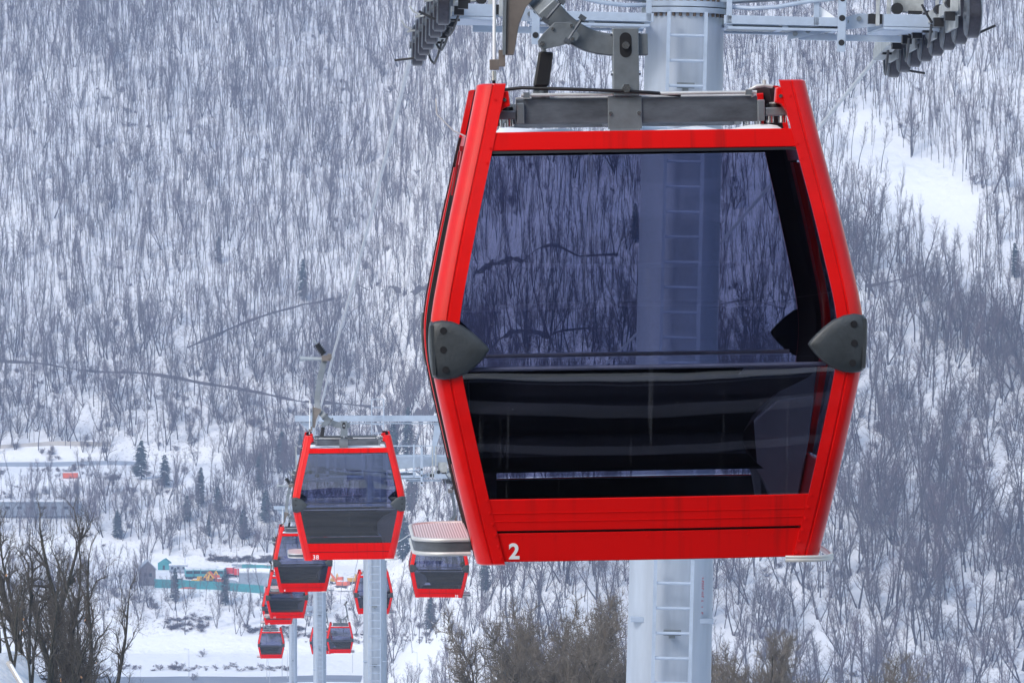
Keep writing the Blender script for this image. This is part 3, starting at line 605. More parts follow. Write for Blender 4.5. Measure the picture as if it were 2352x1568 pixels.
# ------------------------------------------------------------------ towers
def ladder(mb, x0, x1, y, z0, z1, step, r=.022):
    for x in (x0, x1): mb.bar((x, y, z0), (x, y, z1), r * 1.6, r * 2.2, up=(0, 1, 0))
    z = z0 + .1
    while z < z1: mb.cyl((x0, y, z), (x1, y, z), r * .7, 8); z += step
def tower(px, py, d, base_z, rt, rb, roll, label, near=False):
    o = P(px, py, d); t = empty('cable_pylon', (o.x - math.sin(R(roll)) * (o.z - base_z), o.y, base_z), (0, R(roll), HEAD * .35)); H = (o.z - base_z) / math.cos(R(roll))
    tag(t, label, 'pylon', 'grey steel pylons carrying the cables')
    N = 48
    mb = MB(); mb.tube([(0, 0, -2), (0, 0, H * .33), (0, 0, H * .33 + .001), (0, 0, H - .05)], [rb, rb * .66 + rt * .34, rb * .66 + rt * .34, rt], N); co_ = mb.build('column', M['tower'], t, smooth=40)
    mb = MB()
    for z in (H - .05, H + .015): mb.cyl((0, 0, z), (0, 0, z + .055), rt + .045, N)
    fl = each(mb, 'head_flange', M['towerw'], t, smooth=40)[0]
    mb = MB(); mb.cyl((0, 0, H + .07), (0, 0, H + .62), rt * .92, N); mb.build('column_head', M['towerw'], t, smooth=40)
    mb = MB()
    for k in range(36):
        a = 2 * math.pi * k / 36; x, y = (rt + .012) * math.cos(a), (rt + .012) * math.sin(a)
        mb.cyl((x, y, H - .085), (x, y, H - .05), .016, 6); mb.cyl((x, y, H + .07), (x, y, H + .105), .016, 6)
    if near: each(mb, 'flange_bolt', M['rust'], fl)
    rz = lambda z: rb + (rt - rb) * min(1, max(0, z / H))
    # ladder in sections, a little right of the column axis
    lx = -.02; seg = 5.6; z = H - .05; k = 0; z_low = 0
    while z > z_low + 1:
        mb = MB(); z0 = max(z_low, z - seg); yy = -rz(z0) - .13
        ladder(mb, lx - .18, lx + .20, yy, z0 + .12, z + (.0), .257); lo = mb.build('ladder', M['towerw'], t, smooth=40)
        mb = MB()
        for zb in (z - .75, z0 + 1.2):
            mb.b2(lx - .08, lx + .10, yy + .01, yy + .03, zb - .03, zb + .03); mb.b2(lx - .02, lx + .04, yy + .03, -rz(zb) + .03, zb - .06, zb - .02)
        each(mb, 'ladder_bracket', M['galv'], lo); z -= seg; k += 1
        if k > 8: break
    mb = MB()
    for k in range(int(H / 4)):
        z = H - 6.3 - k * 1.35
        if z < 1: break
        for s in (-1, 1): mb.b2(s * (rz(z) * .82) - .07, s * (rz(z) * .82) + .07, -rz(z) * .75, -rz(z) * .55, z - .025, z + .025)
        if near and k == 0:
            for s in (-1, 1): mb.b2(s * rz(z) - .05, s * rz(z) + .06, -.04, .04, z + .62, z + .70)
    each(mb, 'cable_bracket', M['towerw'], t, bevel=.004)
    # crossarm
    mb = MB(); GA = 2.62
    for s in (-1, 1):
        mb.loft([[(s * .3, -.25, H + .06), (s * .3, .25, H + .06), (s * .3, .25, H + .56), (s * .3, -.25, H + .56)], [(s * GA, -.18, H + .26), (s * GA, .18, H + .26), (s * GA, .18, H + .56), (s * GA, -.18, H + .56)]])
    xa = each(mb, 'crossarm', M['towerw'], t, bevel=.01)[0]
    # service catwalk slung under the arm
    mb = MB()
    for s in (-1, 1):
        for y in (-.62, .62):
            mb.b2(min(s * .36, s * 1.62), max(s * .36, s * 1.62), y - .03, y + .03, H - .165, H - .075)
            mb.b2(min(s * .40, s * 1.60), max(s * .40, s * 1.60), y - .045, y + .045, H - .215, H - .19)
        for k in range(3): x = s * (.42 + k * .57); mb.b2(x - .03, x + .03, -.62, .62, H - .19, H - .15)
    cw = each(mb, 'catwalk_beam', M['towerw'], t, bevel=.004)[0]
    mb = MB()
    for s in (-1, 1):
        mb.b2(min(s * .42, s * 1.58), max(s * .42, s * 1.58), -.57, .57, H - .188, H - .172)
    each(mb, 'catwalk_grating', M['galv'], cw)
    mb = MB()
    for s in (-1, 1):
        for x in (.41, 1.30): mb.b2(s * x - .028, s * x + .028, -.65, -.62, H - .16, H + .95 if not near else H + .9)
        mb.b2(s * 1.52, s * 1.60, -.68, -.60, H - .42, H + .85) if s > 0 else mb.b2(-1.60, -1.52, -.68, -.60, H - .42, H + .85)
        for z in (.55, .9): mb.b2(min(s * .41, s * 2.5), max(s * .41, s * 2.5), -.645, -.62, H + z - .015, H + z + .02)
    each(mb, 'catwalk_rail', M['towerw'], cw, bevel=.003)
    mb = MB()
    for s in (-1, 1):
        for z in (-.33, -.08, .12): mb.cyl((s * 1.56, -.679, H + z), (s * 1.56, -.685, H + z), .032, 12)
    each(mb, 'post_hole', M['black'], cw)
    # bolted splice plates and lower strut to the wheel train
    for s in (-1, 1):
        mb = MB(); mb.prism([(s * 1.02, H - .31), (s * 1.03, H - .23), (s * 1.75, H - .02), (s * 2.02, H - .03), (s * 2.02, H - .14), (s * 1.5, H - .20)], -.50, -.46)
        mb.b2(min(s * 1.15, s * 2.2), max(s * 1.15, s * 2.2), -.42, -.34, H - .30, H - .235)
        sp = mb.build('arm_strut', M['towerw'], t, bevel=.003)
        mb = MB()
        for k in range(7): x = s * (1.10 + k * .13); z = H - .245 + k * .034; mb.cyl((x, -.50, z), (x, -.53, z), .026, 8)
        if d < 200: each(mb, 'strut_bolt', M['galv'], sp, smooth=40)
    for s in (-1, 1):                     # outer platforms
        mb = MB(); mb.b2(min(s * 1.98, s * 2.62), max(s * 1.98, s * 2.62), -.75, -.66, H - .155, H - .03); mb.b2(min(s * 1.98, s * 2.60), max(s * 1.98, s * 2.60), -.75, .9, H - .185, H - .16)
        mb.b2(min(s * 1.98, s * 2.62), max(s * 1.98, s * 2.62), .8, .88, H - .155, H - .03)
        pf = each(mb, 'platform', M['towerw'], t, bevel=.004)[1]
        mb = MB()
        for x in (1.92, 2.03, 2.60): mb.b2(s * x - .02, s * x + .02, -.72, -.69, H - .15, H + .9)
        mb.b2(min(s * 2.1, s * 2.4), max(s * 2.1, s * 2.4), -.60, -.45, H + .0, H + .35)
        each(mb, 'platform_post', M['panelw'], pf, bevel=.004)
        mb = MB(); mb.cyl((s * 2.12, -.70, H + .03), (s * 2.12, -.62, H + .03), .06, 12); mb.b2(s * 2.3 - .07, s * 2.3 + .07, -.72, -.66, H - .022, H + .01); mb.b2(s * 1.9 - .07, s * 1.9 + .07, -.70, -.60, H - .13, H - .03)
        if d < 200: each(mb, 'fitting', M['black'], pf, smooth=40)
        # sheave train
        tr = []
        wx = s * 2.62 if s < 0 else 2.60
        tilt = -.058; NW = 8; L = 4.6; hx = -.055
        tp = lambda y, dx=0, dz=0: (wx + dx + hx * y, y, H - .20 + tilt * y + dz)
        mb = MB(); mb.bar(tp(-2.0, -.17 * s, .10), tp(2.6, -.17 * s, .10), .08, .12); mb.bar(tp(.5, -.21 * s, .13), tp(2.3, -.21 * s, .0), .12, .13)
        tb = mb.build('sheave_beam', M['panelw'], t, bevel=.006)
        mb = MB()
        for k in range(4):
            y = -1.7 + k * 1.15; mb.bar(tp(y, -.09 * s, -.03), tp(y + .55, -.09 * s, -.03), .03, .12)
        for k in range(4): y = -1.8 + k * 1.15; mb.bar(tp(y, -.09 * s, .02), tp(y + .1, -.09 * s, .30), .035)
        if d < 200: each(mb, 'rocker_arm', M['panelw'], tb, bevel=.004)
        for k in range(NW):
            y = -2.05 + L * k / (NW - 1); c_ = Vector(tp(y)); ax = Vector((1, hx * 0, 0))
            mb = MB(); mb.tube([c_ - ax * .055, c_ - ax * .05, c_ + ax * .05, c_ + ax * .055], [.205, .225, .225, .205], 28); wh = mb.build('sheave', M['tread'], t, smooth=40)
            mb = MB(); mb.tube([c_ - ax * .068, c_ - ax * .056], [.20, .215], 28); mb.tube([c_ + ax * .056, c_ + ax * .068], [.215, .20], 28); each(mb, 'sheave_rim', M['galvdark'], wh, smooth=40)
            mb = MB(); mb.cyl(c_ - ax * .09, c_ + ax * .09, .04, 10); mb.build('sheave_axle', M['galvdark'], wh, smooth=40)
        if near:
            mb = MB()
            for k in range(7):
                y = -1.9 + k * .62; c_ = Vector(tp(y, -.20 * s, .0)); mb.box(c_, (.10, .12, .09)); mb.cyl(c_ + Vector((0, -.07, .13)), c_ + Vector((0, .07, .13)), .05, 10)
            each(mb, 'brake_box', M['black'], tb, smooth=40)
        mb = MB()                         # rope catchers and hoses
        for k in range(3):
            y = -1.2 + k * 1.6; a_ = Vector(tp(y, .10 * s, .12)); mb.tube([a_, a_ + Vector((.07 * s, 0, .03)), a_ + Vector((.11 * s, 0, .09))], .010, 6); mb.tube([a_, a_ + Vector((.05 * s, 0, -.03)), a_ + Vector((-.1 * s, .0, .0))], .012, 6)
        if d < 200: each(mb, 'rope_catcher', M['panelw'], tb, smooth=50)
        mb = MB()
        for k in range(3):
            y = -1.0 + k * 1.3; a_ = Vector(tp(y, -.22 * s, -.0)); b_ = Vector(tp(y + 1.0, -.1 * s, -.03)); mid = (a_ + b_) / 2 + Vector((0, 0, -.16 - .03 * k)); mb.tube([a_, a_.lerp(mid, .6) + Vector((0, 0, -.03)), mid, b_.lerp(mid, .6) + Vector((0, 0, -.03)), b_], .014, 6)
            mb.tube([a_ + Vector((-.1 * s, 0, .2)), a_ + Vector((-.06 * s, -.1, .1)), a_ + Vector((0, -.05, .02))], .014, 6)
        e_ = Vector(tp(2.1, .05 * s, -.18)); mb.cyl(e_, e_ + Vector((.22 * s, .02, -.03)), .014, 6); e_ = Vector(tp(-2.0, .07 * s, -.17)); mb.cyl(e_, e_ + Vector((.17 * s, .02, .08)), .014, 6)
        if d < 200: each(mb, 'brake_hose', M['black'], tb, smooth=50)
    # hanging bundle of hoses between the arm and the flange
    mb = MB()
    for s in (-1, 1):
        mb.tube([(s * 1.5, -.66, H + .12), (s * 1.2, -.66, H + .08), (s * .9, -.66, H + .02), (s * .65, -.62, H - .0), (s * .42, -.55, H + .01)], .022, 8)
    each(mb, 'hose', M['towerw'], cw, smooth=60)
    mb = MB(); mb.prism([(1.28, H - .074), (1.50, H - .074), (1.44, H - .03), (1.34, H + .035)], -.6, -.3); mb.build('snow_heap', M['snow'], cw)
    # lifting frame over the arm
    mb = MB()
    mb.b2(-2.66, 2.66, -.13, .13, H + 1.68, H + 1.87); mb.b2(-2.4, 2.4, -.11, .11, H + 1.60, H + 1.63)
    for s in (-1, 1):
        mb.prism([(s * 2.0, H + 1.66), (s * 2.5, H + 1.66), (s * 2.2, H + 1.35), (s * 1.95, H + .5), (s * 1.85, H + .5)], -.05, .05)
    lf = mb.build('lifting_frame', M['towerw'], t, bevel=.008)
    mb = MB(); ladder(mb, -.10, .30, -.42, H + .1, H + 2.45, .28); mb.build('frame_ladder', M['towerw'], lf, smooth=40)
    if near:
        mb = MB(); lst = [(1320, .022), (1327, .03), (1333, .034), (1338, .03), (1343, .026), (1352, .02), (1356, .03), (1361, .026), (1372, .03), (1386, .018), (1399, .022), (1415, .02)]
        for k, (yy, wd) in enumerate(lst):
            z = H - (yy - 22) / 221.6; xx = .31; ysf = -math.sqrt(max(.001, rz(z) ** 2 - xx * xx)) - .003
            mb.box((xx, ysf, z), (wd, .003, .008), Matrix.Rotation(R(38), 3, 'Z') @ Matrix.Rotation(R((k * 47) % 50 - 25), 3, 'Y'))
            if k % 3 == 1: mb.box((xx + .008, ysf + .006, z - .008), (.006, .003, .02), Matrix.Rotation(R(38), 3, 'Z'))
        each(mb, 'painted_letter', M['redtext'], co_)
        mb = MB()
        for z in (H * .33,): mb.tube([(0, 0, z), (0, 0, z + .012)], rz(z) + .004, N)
        mb.build('weld_seam', M['tower'], co_, smooth=40)
    Mt = Matrix.Translation(t.location) @ t.rotation_euler.to_matrix().to_4x4()
    g = lambda s, y: Mt @ Vector(((s * 2.62 if s < 0 else 2.60) - .055 * y, y, H - .20 - .058 * y + .235))
    return t, [g(-1, -2.0), g(-1, 0), g(-1, 2.5)], [g(1, -2.0), g(1, 0), g(1, 2.5)]

T = [tower(1574, 22, 43.6, Z(1.8, 43.6), .405, .48, 1.35, 'widest grey pylon standing right behind the big cabin marked 2', True),
     tower(861, 1083, 140, Z(-4.6, 140), .385, .41, 0, 'grey pylon whose column shows under cabin 38'),
     tower(734, 1235, 245, Z(-11.2, 245), .37, .42, 0, 'slimmer grey pylon left of the one under cabin 38'),
     tower(673, 1405, 390, Z(-20.3, 390), .37, .42, 0, 'thinnest grey pylon, farthest left, beside the lowest cabins')]
# ropes: through grips and over the wheels
def rope(side, label):
    pts = [tuple(g) for g in GRIPS[side]]; k = 1 if side == 'L' else 2
    for t in T: pts += [tuple(q) for q in t[k]]
    pts.sort(key=lambda p: p[1]); f = pts[0]; g0 = 4.3 if side == 'L' else 8.6
    pts = [(f[0] + (f[1] + 23) * .0627, -23, f[2] + 2.6), (f[0] + (f[1] + 5) * .0627, -5, f[2] + 1.9)] + pts + [(-33.5 if side == 'L' else -28.5, 620, -84), (-68 if side == 'L' else -63, 1160, -147)]
    mb = MB(); P2 = []
    for a, b in zip(pts[:-1], pts[1:]):
        a, b = Vector(a), Vector(b); n = max(1, int((b - a).length / 6))
        for i in range(n):
            tt = i / n; q_ = a.lerp(b, tt); q_.z -= 4 * tt * (1 - tt) * (b - a).length ** 2 * .00010; P2.append(q_)
    P2.append(Vector(pts[-1])); mb.tube(P2, .024, 8); o = mb.build('haul_rope', M['rope'], smooth=60, fix=False); tag(o, label, 'cable')
rope('L', 'pale steel cable running down left of the big cabin to cabin 38')
rope('R', 'pale steel cable sloping down from the right wheel train behind the big cabin')

M['dimband'] = mat('dim_reflection_strip', (.17, .18, .23), .9, spec=.1)  # grey of the added deck strips that mirror as dim bands
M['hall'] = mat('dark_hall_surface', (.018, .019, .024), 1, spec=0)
# ------------------------------------------------------------------ unseen station hall, added to give the cabin windows dark reflections
st = empty('unseen_station', (3, -8, -3)); tag(st, 'unseen dark open-fronted station hall, added behind the camera to darken reflections in the cabin glass', 'station')
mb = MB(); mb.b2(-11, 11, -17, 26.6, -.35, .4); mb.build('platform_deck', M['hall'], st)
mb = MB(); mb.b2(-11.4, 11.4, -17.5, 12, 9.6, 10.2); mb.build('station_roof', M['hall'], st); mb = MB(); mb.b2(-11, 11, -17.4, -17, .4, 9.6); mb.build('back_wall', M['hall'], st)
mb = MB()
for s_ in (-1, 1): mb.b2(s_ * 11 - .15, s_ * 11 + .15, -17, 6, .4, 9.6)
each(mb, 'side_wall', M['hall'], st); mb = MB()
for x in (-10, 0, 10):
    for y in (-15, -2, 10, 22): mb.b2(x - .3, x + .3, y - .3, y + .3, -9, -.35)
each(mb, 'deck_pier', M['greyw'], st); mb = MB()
for y0, y1, x0, x1 in [(22.42, 22.88, -9, 9)]: mb.b2(x0, x1, y0, y1, .404, .415)  # snow-white strip added on the deck to mirror as a pale band
each(mb, 'bright_band_strip', M['snow'], st); mb = MB()
for y0, y1, x0, x1 in [(19.2, 19.5, -9, 5), (23.02, 23.06, -9, 9), (23.80, 24.25, -9, 9), (25.20, 25.42, -9, 9)]: mb.b2(x0, x1, y0, y1, .404, .412)  # dim strips added where the glass should mirror faint bands
each(mb, 'dim_band_strip', M['dimband'], st)

# ------------------------------------------------------------------ trees
def seg(mb, pts, rs, n=3, cap=False): mb.tube(pts, rs, n, caps=cap)
def limb(rng, p, d, L, r, nseg, bend, up):
    pts = [p.copy()]; rs = [r]; q = p.copy(); d = d.copy()
    for i in range(nseg):
        d = (d + Vector((rng.gauss(0, bend), rng.gauss(0, bend), rng.gauss(0, bend * .6) + up))).normalized(); q = q + d * (L / nseg)
        pts.append(q.copy()); rs.append(r * (1 - .8 * (i + 1) / nseg) + .15 * r * .2)
    return pts, rs
def at(pts, t):
    f = t * (len(pts) - 1); i = min(int(f), len(pts) - 2); k = f - i; return pts[i].lerp(pts[i + 1], k), (pts[i + 1] - pts[i]).normalized()
def kick(rng, d, ang):
    a = d.cross(Vector((rng.gauss(0, 1), rng.gauss(0, 1), rng.gauss(0, 1)))).normalized(); return (d * math.cos(ang) + a * math.sin(ang)).normalized()
def bare_tree(seed, H, r0, levels, first=.35, spread=.6, upb=.05, lean=.03, tw=.02, forks=0, minr=.02, cuts=None, upk=.25, wob=1.):
    """levels = list of (count, length factor); returns trunk MB, crown MB"""
    rng = random.Random(seed); T_, C_ = MB(), MB(); T_.cut = []
    stems = []
    base = Vector((0, 0, -.5))
    for k in range(1 + forks):
        d = Vector((rng.gauss(0, lean * (1 + 5 * (forks > 0))), rng.gauss(0, lean * (1 + 5 * (forks > 0))), 1)).normalized()
        pts, rs = limb(rng, base + Vector((rng.gauss(0, .1) * forks, rng.gauss(0, .1) * forks, 0)), d, H * (1 - .12 * k), r0 * (1 - .2 * k), 9, lean * 1.5 * wob, .03)
        seg(T_, pts, rs, 6, True); stems.append((pts, rs))
    def rec(pts, r, L, lev):
        if lev >= len(levels): return
        cnt, lf = levels[lev]
        for i in range(cnt):
            t = (first + (1 - first) * (i + rng.random()) / cnt) if lev == 0 else (.18 + .82 * rng.random())
            p, d = at(pts, min(t, .995)); ang = (spread + rng.gauss(0, .15)) * (1 - .35 * t if lev == 0 else 1.0)
            nd = kick(rng, d, ang); nd = (nd + Vector((0, 0, upk + upb * 2))).normalized()
            nl = L * lf * (1.15 - .65 * t if lev == 0 else .75 + .5 * rng.random()) * (.8 + .4 * rng.random())
            nr = max(minr * (.6 ** lev), r * (.42 if lev == 0 else .5) * (1 - .5 * t))
            q_, rr = limb(rng, p, nd, nl, nr, 5 if lev == 0 else (3 if lev == 1 else 2), .14 * wob, upb)
            seg(C_ if lev or not cuts else C_, q_, rr, 4 if lev == 0 else 3)
            rec(q_, nr, nl, lev + 1)
    for pts, rs in stems: rec(pts, r0, H, 0)
    if cuts:
        for k in range(cuts):
            pts, rs = stems[k % len(stems)]; p, d = at(pts, .35 + .5 * rng.random()); nd = kick(rng, d, .9); q_ = p + nd * .45; seg(T_, [p, q_], [.09, .08], 6, True); T_.cut.append((q_, nd))
    return T_, C_
def conifer(seed, H, Rb):
    rng = random.Random(seed); T_, C_ = MB(), MB(); T_.tube([(0, 0, -.5), (0, 0, H * .97)], [.16, .02], 6)
    n = int(H * 4.2); asym = rng.random() * 6.28
    for i in range(n):
        t = (i + rng.random()) / n; z = H * (.10 + .90 * t); L = Rb * (1 - t) ** .65 * (.45 + .75 * rng.random()) * (1 if t > .12 else .6) + .2
        nb = 7 if t < .8 else 4
        for k in range(nb):
            a = rng.random() * 6.283; L2 = L * (.55 + .6 * rng.random() + .25 * math.cos(a - asym)); d = Vector((math.cos(a), math.sin(a), .05 - .35 * rng.random())); p0 = Vector((0, 0, z)); sd_ = Vector((-d.y, d.x, 0))
            for j in range(4):
                f = .3 + .7 * (j + rng.random()) / 4; q_ = p0 + d * L2 * f; w_ = .28 * (1.2 - f) + .10; dr = Vector((0, 0, -.22 - .2 * rng.random()))
                e = d * .35 * (.6 + rng.random()); C_.add([q_ - sd_ * w_, q_ + sd_ * w_, q_ + e + dr, q_ - e * .6 + Vector((0, 0, .06))], [(0, 1, 2), (0, 3, 1), (0, 2, 3), (1, 3, 2)])
    return T_, C_
def proto(name, tc, mt, mc, lab=None, cat='tree'):
    T_, C_ = tc; r = bpy.data.objects.new(name, None); col.objects.link(r); r.empty_display_size = .5
    T_.build('trunk', mt, r, fix=False, smooth=60); C_.build('crown', mc, r, fix=False); return r
def merged(name, tc, mt, mc):
    T_, C_ = tc; me = bpy.data.meshes.new(name); n = len(T_.v); me.from_pydata(T_.v + C_.v, [], T_.f + [tuple(i + n for i in f) for f in C_.f])
    me.materials.append(mt); me.materials.append(mc); me.polygons.foreach_set('material_index', [0] * len(T_.f) + [1] * len(C_.f)); me.update()
    return bpy.data.objects.new(name, me)

FAR = []
for k in range(9):
    Hh = [12.5, 14, 11, 15, 13, 12, 14.5, 10, 13][k]
    FAR.append((bare_tree(100 + k, Hh, .13 + .02 * (k % 3), [(15, .26), (5, .44), (4, .48)], first=[.42, .35, .3, .5, .4, .28, .45, .2, .33][k], spread=[.7, .65, .8, .6, .75, .95, .65, 1.0, .8][k], minr=.036, forks=[0, 0, 1, 0, 0, 2, 0, 2, 1][k], wob=1.3), M['bark'], M['twig'] if k % 4 else M['twig2']))
protos_coll = bpy.data.collections.new('woodland_sources')
for k, (tc, a_, b_) in enumerate(FAR): protos_coll.objects.link(merged('bare_tree_%02d' % k, tc, a_, b_))
BR = bpy.data.collections.new('brush_sources')
for k in range(4): BR.objects.link(merged('brush_%02d' % k, bare_tree(300 + k, 1.8 + .5 * k, .05, [(9, .5), (6, .5), (3, .5)], first=.05, spread=.9, forks=2, minr=.035), M['brush'], M['brush']))

def scatter(name, pts, coll, label, cat):
    me = bpy.data.meshes.new(name); n = len(pts); me.vertices.add(n); A = np.array(pts, dtype=np.float32); me.vertices.foreach_set('co', A[:, :3].ravel())
    for nm, c_ in (('rotz', 3), ('scl', 4), ('lean', 6), ('wid', 7)):
        at_ = me.attributes.new(nm, 'FLOAT', 'POINT'); at_.data.foreach_set('value', A[:, c_].copy())
    at_ = me.attributes.new('pick', 'INT', 'POINT'); at_.data.foreach_set('value', A[:, 5].astype(np.int32))
    o = bpy.data.objects.new(name, me); col.objects.link(o); tag(o, label, cat, kind='stuff')
    ng = bpy.data.node_groups.new(name, 'GeometryNodeTree'); ng.interface.new_socket('Geometry', in_out='INPUT', socket_type='NodeSocketGeometry'); ng.interface.new_socket('Geometry', in_out='OUTPUT', socket_type='NodeSocketGeometry')
    N = ng.nodes; Lk = ng.links; gi = N.new('NodeGroupInput'); go2 = N.new('NodeGroupOutput'); ip = N.new('GeometryNodeInstanceOnPoints'); ci = N.new('GeometryNodeCollectionInfo')
    ci.inputs['Collection'].default_value = coll; ci.inputs['Separate Children'].default_value = True; ci.inputs['Reset Children'].default_value = True
    def na(nm, ty='FLOAT'): x = N.new('GeometryNodeInputNamedAttribute'); x.data_type = ty; x.inputs['Name'].default_value = nm; return x.outputs['Attribute']
    cx_ = N.new('ShaderNodeCombineXYZ'); Lk.new(na('rotz'), cx_.inputs[2]); Lk.new(na('lean'), cx_.inputs[1])
    cs = N.new('ShaderNodeCombineXYZ'); w_ = na('wid'); Lk.new(w_, cs.inputs[0]); Lk.new(w_, cs.inputs[1]); Lk.new(na('scl'), cs.inputs[2])
    Lk.new(gi.outputs[0], ip.inputs['Points']); Lk.new(ci.outputs[0], ip.inputs['Instance']); ip.inputs['Pick Instance'].default_value = True
    Lk.new(na('pick', 'INT'), ip.inputs['Instance Index']); Lk.new(cx_.outputs[0], ip.inputs['Rotation']); Lk.new(cs.outputs[0], ip.inputs['Scale'])
    Lk.new(ip.outputs[0], go2.inputs[0]); md = o.modifiers.new('scatter', 'NODES'); md.node_group = ng; return o

# candidate positions on the far hillside
rng = np.random.default_rng(5)
NC = 105000; cyy = 1010 + (1990 - 1010) * np.sqrt(rng.random(NC)); cu = rng.uniform(-.175, .175, NC); cxx = cu * cyy
czz = zg(cxx, cyy); cdx = CX + FPX * cxx / cyy; cdy = CY + FPX * np.tan(np.arctan2(-czz, cyy) - PITCH)
fn = np.array([noise.noise((x * .02, y * .02, 0)) + .5 * noise.noise((x * .07, y * .07, 3)) for x, y in zip(cxx, cyy)])
dens = np.where(cdy < 760, .86, .50) + .34 * fn + .14 * np.clip((330 - cdy) / 330, 0, 1)
# image-place zones (expressed through the ground point each pixel sees)
left = cdx < 1150
low = left & (cdy > 1060)
dens = np.where(low, .95 + .5 * fn, dens)
dens = np.where(left & (cdy > 1040) & (cdy < 1125) & (cdx < 520), .012, dens)
dens = np.where(left & (cdy > 1282) & (cdy < 1372) & (cdx > 340), 0, dens)
dens = np.where(left & (cdy > 1372) & (cdy < 1462), .42 + .2 * fn, dens)
dens = np.where(left & (cdy > 1240) & (cdy < 1345) & (cdx < 330), .04, dens)
dens = np.where(left & (cdy > 1462), .0, dens)
dens = np.where((cdx > 880) & (cdx < 1200) & (cdy > 1040), .30 + .2 * fn, dens)
band = (cdx > 1850) & (np.abs(cdy - (585 + (cdx - 1930) * .62)) < 75)
dens = np.where(band, 1.0, dens)
dens = np.where((cdx > 1000) & (cdy > 640) & ~band, .98 + .4 * fn, dens)
blob = ((cdx - 2180) / 210) ** 2 + ((cdy - 1300) / 190) ** 2 < 1
dens = np.where(blob, 1.0, dens)
dens = np.where(inpoly(cdx, cdy, CLEAR), .035, dens)
dens = np.where(((cdx - 2340) / 70) ** 2 + ((cdy - 1118) / 62) ** 2 < 1, .0, dens)
bank = []                                 # keep the drawn tracks visible
dens = np.where((cdx < 700) & (np.abs(cdy - (838 + cdx * .135)) < 5), 0, dens)
keep = rng.random(NC) < dens * .66
I = np.nonzero(keep)[0]
# thin by minimum spacing using a hash grid
grid = {}; sel = []
for i in I:
    ms = 1.45 if (band[i] or blob[i] or cdy[i] < 760) else 1.9; gx, gy = int(cxx[i] // 2.5), int(cyy[i] // 2.5); ok = True
    for a_ in (-1, 0, 1):
        for b_ in (-1, 0, 1):
            for j in grid.get((gx + a_, gy + b_), ()):
                if (cxx[i] - cxx[j]) ** 2 + (cyy[i] - cyy[j]) ** 2 < ms * ms: ok = False
    if ok: grid.setdefault((gx, gy), []).append(i); sel.append(i)
sel = np.array(sel)
big = np.where(band[sel] | blob[sel], 1.15, 1.0)
scl = (.62 + 1.0 * rng.random(len(sel)) ** 1.3) * big * np.where(low[sel], .72, 1.0) * np.where(cdy[sel] < 760, .84, 1.0)
vis = (cdx[sel] > -20) & (cdx[sel] < 2372) & (cdy[sel] > 1090) & (cdy[sel] < 1700)
hidden = (cdx[sel] > 1080) & (cdx[sel] < 1860) & (cdy[sel] < 1330)
size = scl / cyy[sel] * np.where(vis & ~hidden, 1, 0)
order = np.argsort(-size)[:260]
ind = set(order.tolist())
pts = []
for k, i in enumerate(sel):
    if k in ind: continue
    up_ = cdy[i] < 760 and not band[i] and rng.random() < .85; pick = int(rng.choice([0, 1, 3, 4, 6])) if up_ else int(rng.integers(0, 9)); wd = (.68 if up_ else 1) * scl[k] * (1.35 if (band[i] or blob[i]) else .95 + .25 * rng.random())
    pts.append((cxx[i], cyy[i], czz[i], rng.random() * 6.283, scl[k], pick, rng.normal(0, .035), wd))
print('woodland', len(pts), 'individual', len(ind))
scatter('woodland', pts, protos_coll, 'grey leafless woodland covering the whole snowy hillside', 'woodland')
# brush: low scrub between the trees
NB = 13000; bi = rng.integers(0, NC, NB); bpts = []
for i in bi:
    d_ = dens[i]; sn = noise.noise((cxx[i] * .035, cyy[i] * .035, 9)) + .5 * noise.noise((cxx[i] * .12, cyy[i] * .12, 4))
    if inpoly(cdx[i], cdy[i], CLEAR) or (cdx[i] < 1150 and cdy[i] > 1462 and rng.random() > .03) or (left[i] and 1282 < cdy[i] < 1372 and cdx[i] > 340): continue
    if left[i] and cdy[i] > 1050:
        if sn < .02: continue
    elif sn < .1 or (cdy[i] < 800 and rng.random() < .85): continue
    x, y = cxx[i] + rng.normal(0, 1.5), cyy[i] + rng.normal(0, 1.5); s_ = .5 + .8 * rng.random(); bpts.append((x, y, Z(x, y), rng.random() * 6.28, s_ * .85, int(rng.integers(0, 4)), 0, s_ * (1.1 + .6 * rng.random())))
for px0, px1, py0, py1, n in [(600, 1000, 1455, 1478, 80), (230, 700, 1530, 1541, 70), (480, 640, 1282, 1293, 90), (560, 700, 1440, 1462, 60), (380, 480, 1420, 1450, 60)]:
    for k in range(n):
        g_ = G(rng.uniform(px0, px1), rng.uniform(py0, py1));
        if g_: s_ = .35 + .6 * rng.random(); bpts.append((g_.x, g_.y, g_.z, rng.random() * 6.28, s_ * .5, int(rng.integers(0, 4)), 0, s_ * (.8 + 1.6 * rng.random())))
print('brush', len(bpts))
scatter('brushwood', bpts, BR, 'low dark brushwood growing between the trees on the snow', 'brushwood')

